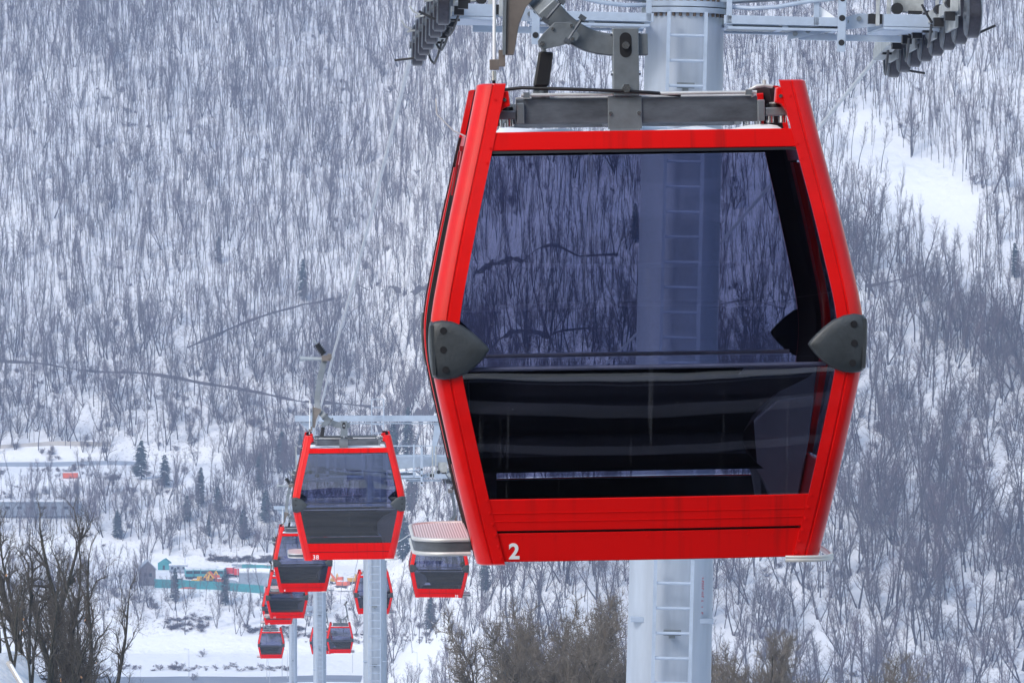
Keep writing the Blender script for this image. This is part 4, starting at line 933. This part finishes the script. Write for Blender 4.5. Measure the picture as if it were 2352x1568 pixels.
# the individuals: nearest trees of the same wood
TP = [proto('bare_tree', *FAR[k]) for k in range(9)]
zones = [(lambda x, y: x > 1860 and y < 1330, 'slender leafless grey tree on the steep snowy slope right of the big cabin', 'leafless trees on the slope right of the big cabin'),
         (lambda x, y: x > 1650, 'leafless grey tree on the lower slope right of the widest pylon', 'leafless trees low on the slope right of the widest pylon'),
         (lambda x, y: x > 1080, 'leafless grey tree on the slope below the big cabin, left of the widest pylon', 'leafless trees on the slope below the big cabin'),
         (lambda x, y: x > 880, 'leafless grey tree on the slope between the column under cabin 38 and cabin 33', 'leafless trees around and below cabin 33'),
         (lambda x, y: y > 1365, 'small leafless tree on the snowy bank between the teal fence and the road', 'small leafless trees below the teal-fenced yard'),
         (lambda x, y: True, 'small leafless tree on the snowy slope above the teal-fenced yard', 'small leafless trees on the slope above the yard')]
used = set()
for k in order:
    i = sel[k]; pk = int(rng.integers(0, 9)); src = TP[pk]
    if pk not in used: r = src; used.add(pk)
    else: r = copy_tree(src)
    r.location = (cxx[i], cyy[i], czz[i]); s_ = scl[k]; wd = s_ * (1.3 if blob[i] else 1.2); r.scale = (wd, wd, s_); r.rotation_euler = (0, rng.normal(0, .03), rng.random() * 6.28)
    for f, lab, grp in zones:
        if f(cdx[i], cdy[i]): tag(r, lab, 'tree', grp); break
for pk in range(9):
    if pk not in used:
        for ch in [o for o in bpy.data.objects if o.parent == TP[pk]]: bpy.data.objects.remove(ch)
        bpy.data.objects.remove(TP[pk])

# evergreens one can pick out
CP = [proto('conifer', conifer(400 + k, [11, 13, 9][k], [2.0, 2.3, 2.6][k]), M['bark'], M['conifer']) for k in range(3)]
con = [(503, 607, 62, 'small dark conifer alone in the upper left wood', 0), (696, 692, 95, 'tall narrow conifer standing over the diagonal track on the left', 1), (937, 1065, 130, 'large dark conifer behind the ladder of the pylon by cabin 38', 1),
       (903, 1062, 90, 'dark conifer just left of the largest one behind the pylon ladder', 2), (325, 1100, 90, 'broad dark conifer by the left snowy terrace', 2), (378, 1120, 75, 'bushy dark conifer right of the broad one by the left terrace', 2),
       (462, 1165, 90, 'slim blue-green conifer on the left slope, halfway to cabin 38', 0), (597, 1125, 85, 'dark conifer on the slope just left of cabin 38', 0), (648, 1080, 90, 'dark conifer close to the top left corner of cabin 38', 2),
       (690, 1075, 80, 'dark conifer half hidden by the left post of cabin 38', 1), (403, 1382, 78, 'narrow dark conifer in front of the left end of the teal fence', 0), (518, 1392, 80, 'thin dark conifer in front of the right end of the teal fence', 0),
       (945, 1180, 90, 'dark evergreen tree above the ski deck of the big cabin', 2), (2330, 640, 80, 'dark evergreen tree at the right edge below the open snow strip', 0), (1460, 560, 90, 'dark conifer seen through the big cabin window', 1),
       (500, 1180, 60, 'low dark conifer right of the slim blue-green one on the left slope', 2), (925, 1290, 110, 'dark evergreen mass on the slope left of cabin 33', 2), (560, 1240, 70, 'dark conifer on the slope above the blue-grey screen', 2), (430, 1200, 62, 'small blue-green conifer on the left slope below the slim one', 2), (610, 1200, 75, 'dark conifer left of cabin 4', 2), (480, 1235, 50, 'lowest small conifer on the left slope above the yard', 1), (270, 1240, 66, 'dark conifer right of the mossy trees, halfway up the left slope', 2), (1115, 1360, 80, 'dark evergreen right of cabin 33 under the big cabin', 2), (990, 1450, 80, 'dark evergreen low on the slope below cabin 33', 2)]
for k, (px, py, h, lab, pi) in enumerate(con):
    g_ = G(px, py)
    if g_ is None: continue
    src = CP[pi]; r = src if not src.get('used') else copy_tree(src); src['used'] = 1
    hh = h * g_.y / FPX; s_ = hh / [11, 13, 9][pi]; wd = s_ * (1.0 if pi != 2 else 1.05); r.scale = (wd, wd, s_); r.location = g_; r.rotation_euler = (0, 0, k * 1.3); tag(r, lab, 'conifer', 'dark conifers on the hillside')
for c_ in CP: del c_['used']
for o in bpy.data.objects:
    if 'used' in o.keys(): del o['used']

# near trees: brown crowns under the lift and the mossy group at the left edge
def near(seed, H, r0, lv, **kw): return bare_tree(seed, H, r0, lv, **kw)
def fit(H): return H
NT = [proto('leafless_tree', near(500 + k, 9, .13, [(11, .30), (8, .5), (7, .5), (6, .5)], first=.30, spread=.95, minr=.040, forks=4, lean=.05, upk=.14, wob=1.6), M['nbark'], M['ntwig']) for k in range(3)]
top_of = lambda r_: float(np.quantile([v.co.z for ch in bpy.data.objects if ch.parent == r_ for v in ch.data.vertices], .985))
NH = [top_of(q_) for q_ in NT]; print('NH', NH, [tuple(round(x, 1) for x in [c for ch in bpy.data.objects if ch.parent == q_ and ch.name.startswith('crown') for c in ch.dimensions]) for q_ in NT])
nt_ = [(1245, 1440, 158, 'brown leafless tree with twisted dark branches, leftmost of the clump below cabin 2', .68), (1250, 1405, 172, 'brown leafless tree second from the left in the clump below cabin 2', .68), (1292, 1398, 182, 'tallest brown leafless tree in the middle of the clump below cabin 2', .68), (1345, 1408, 176, 'brown leafless tree just right of the tallest one of the clump below cabin 2', .68), (1400, 1412, 166, 'dense brown leafless tree touching the left side of the widest pylon', .68), (1250, 1470, 150, 'low brown leafless tree at the bottom edge before the left of the clump', .68), (1360, 1475, 152, 'low brown leafless tree at the bottom edge before the right of the clump', .68),
       (1668, 1462, 166, 'brown leafless treetop just right of the widest pylon', .68), (1740, 1480, 170, 'brown leafless treetop second to the right of the widest pylon', .68), (1825, 1505, 176, 'low brown leafless treetop third to the right of the widest pylon', .68), (1905, 1522, 180, 'lowest brown leafless treetop near the bottom, farthest right of the widest pylon', .68)]
for k, (px, py, d, lab, wd) in enumerate(nt_):
    src = NT[k % 3]; r = src if k < 3 else copy_tree(src); tp_ = P(px, py, d); gz = Z(tp_.x, d); h = tp_.z - gz; s_ = h / NH[k % 3]; r.scale = (s_ * wd * 1.15, s_ * wd * 1.15, s_); r.location = (tp_.x, d, gz); r.rotation_euler = (0, 0, k * 2.1 + .4)
    tag(r, lab, 'tree', 'brown leafless treetops along the bottom')
LTG = [near(520 + k, 8, .24, [(12, .30), (7, .48), (4, .5), (3, .5)], first=.22, spread=.95, minr=.028, forks=1 + (k % 2), cuts=3, upk=.1, wob=2.0, lean=.04) for k in range(3)]
LT = [proto('mossy_tree', g_, M['nbark'], M['ltwig']) for g_ in LTG]; CUTS = [g_[0].cut for g_ in LTG]
for pr_ in LT:
    mb = MB()
    for q_, nd in CUTS[LT.index(pr_)]: mb.cyl(Vector(q_), Vector(q_) + Vector(nd) * .012, .078, 8)
    each(mb, 'cut_face', M['cut'], pr_)
LH = [top_of(q_) for q_ in LT]; print('LH', LH)
lt_ = [(-10, 1150, 153, 8.0, 'mossy forked leafless tree cut off by the left edge'), (55, 1180, 157, 7.6, 'dark mossy leafless tree second from the left edge'), (95, 1120, 161, 7.6, 'tallest mossy leafless tree of the left foreground group'),
       (150, 1165, 158, 7.0, 'slim leafless tree right of the tallest one in the left foreground group'), (195, 1240, 155, 6.6, 'rightmost leafless tree of the left foreground group'), (30, 1300, 148, 5.0, 'low mossy tree in front of the left foreground group'), (115, 1330, 151, 4.6, 'small crooked tree in the middle of the left foreground group'),
       (222, 1330, 154, 4, 'thin low sapling at the right foot of the left foreground group'), (70, 1390, 147, 4, 'low twiggy sapling by the pale fallen log'), (165, 1400, 149, 4, 'low twiggy sapling beside the snow-topped stump'), (130, 1230, 164, 6, 'thin leafless tree behind the middle of the left foreground group')]
for k, (px, py, d, h, lab) in enumerate(lt_):
    src = LT[k % 3]; r = src if k < 3 else copy_tree(src); tp_ = P(px, py, d); gz = Z(tp_.x, d) - .1; h = max(3, tp_.z - gz); s_ = h / LH[k % 3]; r.scale = (s_ * .62, s_ * .62, s_); r.location = (tp_.x, d, gz); r.rotation_euler = (0, 0, k * 1.7)
    tag(r, lab, 'tree', 'mossy leafless trees in the left foreground')
    for j in range(3):
        pass
# fallen snow-covered logs and a cut stump by them
for k, (a_, b_, rr, lab) in enumerate([((20, 1462, 146), (130, 1532, 141), .10, 'pale fallen log with snow on it, lying in the bottom left corner'), ((120, 1545, 138), (205, 1500, 141), .09, 'short snow-capped log crossing the long pale one')]):
    p0, p1 = P(*a_), P(*b_); p0.z = Z(p0.x, p0.y) + .35; p1.z = Z(p1.x, p1.y) + .3
    mb = MB(); mid = (p0 + p1) / 2 + Vector((0, 0, .08)); mb.tube([p0, mid, p1], [rr, rr * .9, rr * .7], 9); lg = mb.build('fallen_log', M['beige'] if k == 0 else M['nbark'], smooth=50); tag(lg, lab, 'log')
    mb = MB(); up = Vector((0, 0, rr * .75)); mb.tube([p0.lerp(mid, .1) + up, mid + up * 1.15, p1.lerp(mid, .15) + up * .8], [rr * .5, rr * .72, rr * .3], 8); mb.build('snow_cap', M['snow'], lg, smooth=60)
    lg_me = lg.data
for k, (px, py, d, h) in enumerate([(187, 1520, 139, 1.5)]):
    p = P(px, py, d); gz = Z(p.x, d); mb = MB(); mb.tube([(p.x, d, gz - .3), (p.x + .05, d, gz + h * .5), (p.x, d, gz + h)], [.3, .24, .22], 10); s_ = mb.build('tree_stump', M['nbark'], smooth=50); tag(s_, 'snow-topped stump with a pale cut face at the bottom of the left foreground trees', 'stump')
    mb = MB(); mb.cyl((p.x, d, gz + h), (p.x, d, gz + h + .03), .2, 10); mb.build('cut_face', M['cut'], s_); mb = MB(); mb.tube([(p.x + .05, d, gz + h + .03), (p.x + .05, d, gz + h + .14)], [.16, .06], 10); mb.build('snow_cap', M['snow'], s_, smooth=60)
# pale sawn ends
FBp = []
for px, py, d in [(17, 1113, 143), (9, 1187, 143), (92, 1172, 148), (16, 1248, 143), (60, 1180, 148)]: FBp.append(P(px, py, d))

# ------------------------------------------------------------------ tracks, road, terraces
def gl(pl): return [(g_.x, g_.y) for g_ in (G(*p) for p in pl) if g_ is not None]
strip(gl([(-30, 826), (150, 845), (300, 858), (420, 872), (560, 897), (700, 925)]), 1.6, .5, 'path', M['earth'], kind='structure')
strip(gl([(430, 800), (520, 760), (620, 722), (700, 702), (765, 690)]), 1.7, .6, 'path', M['earth'], kind='structure')
strip(gl([(820, 655), (900, 660), (990, 652)]),1.4, .45, 'path', M['earth'], kind='structure')
strip(gl([(1090, 628), (1200, 606), (1330, 590), (1420, 585)]),1.4, .45, 'path', M['earth'], kind='structure')
strip(gl([(1990, 662), (2050, 648), (2110, 630)]),1.4, .45, 'path', M['earth'], kind='structure')
strip(gl([(1640, 705), (1720, 690), (1800, 712)]),1.4, .45, 'path', M['earth'], kind='structure')
strip(gl([(1130, 800), (1260, 775), (1400, 755)]),1.4, .45, 'path', M['earth'], kind='structure')
strip(gl([(700, 925), (850, 935), (1000, 942)]), 2.2, .8, 'path', M['earth'], kind='structure')
def flatroad(pl, w, name, m):
    mb = MB(); secs = []
    for i in range(len(pl)):
        x, y = pl[i]; secs.append([(x, y - w / 2, Z(x, y - w / 2) - .3), (x, y - w / 2, Z(x, y - w / 2) + .12), (x, y + w / 2, Z(x, y + w / 2) + .12), (x, y + w / 2, Z(x, y + w / 2) - .3)])
    mb.loft(secs); o = mb.build(name, m); tag(o, kind='structure'); return o
flatroad([(x, 1254 + .02 * x) for x in range(-190, -42, 5)], 15, 'road', M['road'])
flatroad([(x, 1502) for x in range(-200, -128, 4)], 9, 'road', M['greyw'])
# beige retaining wall on the left terrace
gw = [G(px, 1062) for px in (0, 80, 160, 260, 300)]
mb = MB()
wl = [(-190, 1517), (-165, 1519), (-145, 1518)]
for a_, b_ in zip(wl[:-1], wl[1:]):
    za, zb = Z(*a_), Z(*b_); mb.add([(a_[0], a_[1], za - 1), (b_[0], b_[1], zb - 1), (b_[0], b_[1], zb + 1.6), (a_[0], a_[1], za + 1.6), (a_[0], a_[1] + .4, za - 1), (b_[0], b_[1] + .4, zb - 1), (b_[0], b_[1] + .4, zb + 1.6), (a_[0], a_[1] + .4, za + 1.6)], [(0, 1, 2, 3), (7, 6, 5, 4), (3, 2, 6, 7), (0, 3, 7, 4), (1, 5, 6, 2)])
tag(mb.build('retaining_wall', M['beige']), 'long low beige wall across the snowy terrace at the far left', 'wall')

def gpt(px, py): g_ = G(px, py); return g_
# orange box on the terrace
p = gpt(162, 1098)
if p:
    r = empty('cargo_container', p, (0, 0, .05)); tag(r, 'small orange container on the snowy terrace at the far left', 'container')
    mb = MB(); mb.b2(-2.6, 2.6, -1, 1, .1, 1.9); mb.build('body', M['orange'], r, bevel=.05)
    mb = MB(); [mb.b2(-2.5 + k * .5, -2.4 + k * .5, -1.04, -1.0, .2, 1.8) for k in range(11)]; mb.build('ribs', M['orange'], r)
    mb = MB(); mb.b2(-2.6, 2.6, -1, 1, 1.91, 2.1); mb.build('snow_cap', M['snow'], r, bevel=.08)

# teal yard fence
def fence(pl, h, m, name, label, post=2.5, cat='fence'):
    r = empty(name, (pl[0][0], pl[0][1], Z(*pl[0]))); tag(r, label, cat); o_ = r.location
    mb = MB(); pm = MB()
    for a_, b_ in zip(pl[:-1], pl[1:]):
        L = math.hypot(b_[0] - a_[0], b_[1] - a_[1]); n = max(1, int(L / post))
        for k in range(n):
            xa, ya = a_[0] + (b_[0] - a_[0]) * k / n, a_[1] + (b_[1] - a_[1]) * k / n; xb, yb = a_[0] + (b_[0] - a_[0]) * (k + 1) / n, a_[1] + (b_[1] - a_[1]) * (k + 1) / n
            za, zb = Z(xa, ya), Z(xb, yb); q0 = Vector((xa, ya, 0)) - Vector((o_[0], o_[1], o_[2])); q1 = Vector((xb, yb, 0)) - Vector((o_[0], o_[1], o_[2]))
            mb.add([q0 + Vector((0, 0, za - .3)), q1 + Vector((0, 0, zb - .3)), q1 + Vector((0, 0, zb + h)), q0 + Vector((0, 0, za + h)), q0 + Vector((0, .12, za - .3)), q1 + Vector((0, .12, zb - .3)), q1 + Vector((0, .12, zb + h)), q0 + Vector((0, .12, za + h))], [(0, 1, 2, 3), (7, 6, 5, 4), (3, 2, 6, 7), (0, 3, 7, 4), (1, 5, 6, 2)])
            pm.box(q0 + Vector((0, -.03, za + h / 2 + .05)), (.14, .14, h + .3))
    mb.build('sheet_panel', m, r); each(pm, 'fence_post', m, r); return r
f0 = [gpt(px, py) for px, py in [(355, 1349), (420, 1352), (490, 1356), (560, 1361), (606, 1364)]]
fence([(q.x, q.y) for q in f0], 2.6, M['teal'], 'sheet_fence', 'long teal sheet fence along the near side of the machine yard')
f1 = [gpt(px, py) for px, py in [(548, 1353), (600, 1355), (650, 1362)]]
g2 = [(q.x + 0, q.y + 0) for q in f1]
fence([(x, y + 3) for x, y in g2], 5.0, M['greyw'], 'sheet_screen', 'tall blue-grey sheet screen right of the teal fence, snow along its top', cat='fence')
tp_ = [(x, y + 3) for x, y in g2]
mb = MB(); mb.tube([(x, y + .8, Z(x, y) + 4.9) for x, y in tp_], 1.0, 8); s_ = mb.build('snow_cap', M['snow'], [o for o in bpy.data.objects if o.name == 'sheet_screen'][0], smooth=60); s_.matrix_parent_inverse = Matrix.Translation(-Vector(s_.parent.location))

def machine_root(name, px, py, label, cat, rz=0, group=None, s=1.0):
    g_ = gpt(px, py)
    if g_ is None: return None
    r = empty(name, g_, (0, 0, rz)); r.scale = (s, s, s); tag(r, label, cat, group); return r
# long low building at the far left
r = machine_root('grey_shed', 62, 1176, 'long low grey shed with a snowy flat roof behind the mossy trees', 'shed', 0)
mb = MB(); mb.b2(-17, 17, -5, 5, -1, 3.6); mb.build('wall', M['greyw'], r); mb = MB(); mb.b2(-17.4, 17.4, -5.4, 5.4, 3.61, 3.9); mb.build('roof', M['greyw'], r); mb = MB(); mb.b2(-17.2, 17.2, -5.2, 5.2, 3.91, 4.4); mb.build('snow_cap', M['snow'], r, bevel=.2)
mb = MB(); [mb.b2(x - .8, x + .8, -5.04, -5.0, 1.4, 2.4) for x in (-14, -10, -6, -2, 2, 6, 10, 14)]; each(mb, 'window', M['dglass'], r)
# gabled hut
r = machine_root('timber_hut', 338, 1342, 'dark gabled timber hut at the left end of the teal fence', 'hut', .15)
mb = MB(); mb.b2(-2.6, 2.6, -2.5, 2.5, 0, 5.2); mb.prism([(-2.6, 5.2), (2.6, 5.2), (0, 7.8)], -2.5, 2.5); mb.build('wall', M['wood'], r)
mb = MB()
for s in (-1, 1): mb.bar((s * 2.9, 0, 5.05), (0, 0, 7.95), 5.6, .18, up=(0, 0, 1))
mb.build('roof', M['greyw'], r); mb = MB(); mb.b2(-1.2, -.2, -2.54, -2.5, 2.8, 4.0); mb.b2(.5, 1.4, -2.54, -2.5, 2.8, 4.0); each(mb, 'window', M['dglass'], r); mb = MB(); mb.b2(-.6, .5, -2.55, -2.5, 0, 2.1); mb.build('door', M['earth'], r)
r = machine_root('site_hut', 378, 1308, 'teal site hut with a pitched roof behind the dark timber hut', 'hut', -.1, None, .72)
mb = MB(); mb.b2(-2.8, 2.8, -2, 2, 0, 3); mb.build('wall', M['teal'], r); mb = MB(); mb.prism([(-3, 3), (3, 3), (.3, 5.2)], -2.2, 2.2); mb.build('roof', M['teal'], r); mb = MB(); mb.b2(-.5, .5, -2.04, -2, 0, 2.1); mb.build('door', M['dglass'], r)
# snowy site cabins + teal mixer lorries
r = machine_root('site_cabin', 410, 1315, 'long grey site cabin with a snowy roof, left of the teal lorries', 'cabin', 0)
mb = MB(); mb.b2(-3, 3, -1.2, 1.2, .2, 2.5); mb.build('wall', M['greyw'], r, bevel=.04); mb = MB(); mb.b2(-3.1, 3.1, -1.3, 1.3, 2.51, 2.95); mb.build('snow_cap', M['snow'], r, bevel=.15); mb = MB(); [mb.b2(x - .4, x + .4, -1.23, -1.2, 1.2, 2.0) for x in (-2, 0, 1.8)]; each(mb, 'window', M['dglass'], r)
def lorry(px, py, lab, body=M['teal'], rz=0.):
    r = machine_root('lorry', px, py, lab, 'lorry', rz, 'lorries parked in the yard')
    mb = MB(); mb.b2(-1.25, 1.25, -3.4, -1.6, .7, 2.9); c_ = mb.build('cab', body, r, bevel=.15)
    mb = MB(); mb.b2(-1.05, 1.05, -3.43, -3.40, 1.7, 2.6); mb.build('windscreen', M['dglass'], c_); mb = MB(); mb.b2(-1.3, 1.3, -1.3, 3.6, 1.1, 3.1); mb.build('load_box', body, r, bevel=.1)
    mb = MB(); mb.b2(-1.3, 1.3, -3.4, 3.6, .45, .75); mb.build('chassis', M['black'], r)
    for x in (-1.05, 1.05):
        for y in (-2.6, 1.4, 2.7): mb = MB(); mb.cyl((x - .17, y, .5), (x + .17, y, .5), .5, 14); mb.build('wheel', M['black'], r, smooth=40)
    mb = MB(); mb.b2(-1.28, 1.28, -1.3, 3.6, 3.11, 3.5); mb.b2(-1.2, 1.2, -3.3, -1.7, 2.91, 3.1); mb.build('snow_cap', M['snow'], r, bevel=.12); return r
names = ['leftmost teal lorry with a snowy top in the yard row', 'second teal lorry from the left in the yard row', 'middle teal lorry of the yard row of five', 'fourth teal lorry from the left in the yard row', 'rightmost teal lorry of the yard row']
for k in range(5): lorry(434 + k * 18.5, 1327, names[k], rz=.12 - .05 * k)
lorry(530, 1324, 'red lorry at the right end of the row of teal lorries', M['mred'], 1.2)
lorry(558, 1316, 'small white-topped lorry standing behind the blue-grey screen, left one', M['greyw'], 1.5); lorry(582, 1317, 'teal and white lorry behind the blue-grey screen, middle one', M['teal'], 1.45); lorry(606, 1318, 'teal lorry behind the blue-grey screen, next to cabin 4', M['teal'], 1.5)
def excavator(px, py, lab, m, rz, s=1.):
    r = machine_root('excavator', px, py, lab, 'excavator', rz, None, s)
    for x in (-1.1, 1.1): mb = MB(); mb.b2(x - .28, x + .28, -1.9, 1.9, .05, .85); mb.build('track', M['black'], r, bevel=.25)
    mb = MB(); mb.b2(-1.3, 1.3, -1.2, 2.0, .95, 2.0); b_ = mb.build('body', m, r, bevel=.12); mb = MB(); mb.b2(-1.2, -.2, -1.5, .1, 2.01, 3.1); c_ = mb.build('cab', m, r, bevel=.08); mb = MB(); mb.b2(-1.1, -.3, -1.53, -1.5, 2.1, 3.0); mb.build('windscreen', M['dglass'], c_)
    mb = MB(); mb.bar((.3, -1.1, 1.6), (.3, -3.4, 4.4), .35, .5); mb.bar((.3, -3.3, 4.5), (.3, -5.2, 2.4), .3, .42); a_ = mb.build('boom', m, r, bevel=.05); mb = MB(); mb.b2(-.2, .8, -5.6, -4.8, 1.4, 2.4); mb.build('bucket', M['earth'], a_, bevel=.15)
    mb = MB(); mb.b2(-.1, 1.2, -.9, 1.8, 2.01, 2.25); mb.build('snow_cap', M['snow'], r, bevel=.08); return r
excavator(455, 1345, 'yellow excavator in the yard behind the teal fence', M['yellow'], 1.4); excavator(505, 1342, 'orange excavator with bent arm at the right end of the yard', M['orange'], -1.2)
excavator(482, 1338, 'yellow loader under snow in the middle of the yard', M['yellow'], .7, .9)
excavator(785, 1352, 'orange crane-armed excavator in the yard right of cabin 4', M['orange'], -1.9, 1.2); excavator(815, 1342, 'yellow excavator close to the pylon under cabin 38', M['yellow'], 1.9, 1.1); excavator(768, 1340, 'snow-covered yellow excavator just right of cabin 4', M['yellow'], .3, .8)
r = machine_root('parked_car', 412, 1338, 'grey parked car on the yard floor behind the fence', 'car', 1.45)
mb = MB(); mb.prism([(-.85, .35), (.85, .35), (.85, .85), (-.85, .85)], -2.1, 2.1); mb.build('body', M['carb'], r, bevel=.12); mb = MB(); mb.prism([(-.75, .85), (.75, .85), (.6, 1.4), (-.6, 1.4)], -1.1, 1.4); mb.build('cabin', M['dglass'], r, bevel=.08); mb = MB(); mb.b2(-.6, .6, -1.0, 1.3, 1.41, 1.6); mb.build('snow_cap', M['snow'], r, bevel=.06)
for x in (-.8, .8):
    for y in (-1.35, 1.35): mb = MB(); mb.cyl((x - .1, y, .33), (x + .1, y, .33), .33, 14); mb.build('wheel', M['black'], r, smooth=40)
# timber and snow piles in the yard
for k, (px, py, lab, sx_, h, m) in enumerate([(395, 1340, 'snowy heap left of the parked car', 4, 1.4, 'snow'), (440, 1349, 'orange-brown beam stack under the yellow excavator', 5, .9, 'orange'), (530, 1345, 'grey rubble heap at the right end of the teal fence', 4, 2., 'greyw'), (770, 1352, 'snow heap in front of the snow-covered yellow excavator', 4, 1.5, 'snow'), (800, 1356, 'snow heap below the crane-armed excavator', 5, 1.6, 'snow'), (822, 1352, 'snow heap beside the pylon under cabin 38', 4, 1.7, 'snow')]):
    g_ = gpt(px, py); mb = MB(); n = 14; rings = []
    for j in range(5):
        t = j / 4; rings.append([(sx_ * (1 - t * .85) * (1 + .25 * noise.noise((i * .9, j * .7, k * 3.1))) * math.cos(6.283 * i / n), 1.6 * (1 - t * .85) * math.sin(6.283 * i / n), h * math.sin(t * 1.5) + .2 * noise.noise((i, j, k)) - .1) for i in range(n)])
    mb.loft(rings); o = mb.build('heap', M[m], smooth=60); o.location = g_; tag(o, lab, 'heap')

# lamp posts
lamps = [(425, 1310, 62, 'lamp post behind the left part of the yard'), (317, 1386, 60, 'lamp post left of the timber hut'), (768, 1325, 62, 'lamp post beside the orange machine right of cabin 4'), (545, 1330, 62, 'lamp post at the right end of the row of lorries'),
         (613, 1560, 60, 'lamp post by the road, at the foot of the lowest cabin'), (660, 1558, 66, 'lamp post by the road against the thinnest pylon'), (648, 1556, 44, 'short lamp post left of the thinnest pylon'), (810, 1545, 60, 'lamp post on the snowy field between the two widest left pylons'), (958, 1556, 58, 'lamp post right of the pylon under cabin 38'), (986, 1560, 44, 'rightmost short lamp post at the bottom'), (434, 1556, 66, 'lamp post on the snowy field in the left of the valley'), (577, 1316, 40, 'lamp post among the lorries behind the screen')]
for px, py, h, lab in lamps:
    g_ = gpt(px, py)
    if g_ is None: continue
    hh = h * g_.y / FPX; r = empty('lamp_post', g_); tag(r, lab, 'lamp post', 'slim lamp posts in the valley')
    mb = MB(); mb.tube([(0, 0, -.3), (0, 0, hh)], [.11, .06], 8); mb.build('post', M['pole'], r, smooth=60); mb = MB(); mb.bar((0, 0, hh), (-1.0, -.2, hh + .15), .09); mb.b2(-1.5, -.8, -.35, -.1, hh + .08, hh + .22); mb.build('lamp_head', M['pole'], r)
# hut on the upper right
r = machine_root('stone_hut', 2292, 752, 'small dark stone hut in the wood near the right edge', 'hut', .3)
mb = MB(); mb.b2(-3, 3, -1.5, 1.5, 0, 2); mb.build('wall', M['wood'], r, bevel=.2); mb = MB(); mb.prism([(-3.2, 2), (3.2, 2), (1.8, 3), (-1.8, 3)], -1.7, 1.7); mb.build('roof', M['earth'], r)
sc.cycles.transparent_max_bounces = 24; sc.cycles.max_bounces = 8; sc.cycles.volume_bounces = 1; sc.cycles.use_denoising = True
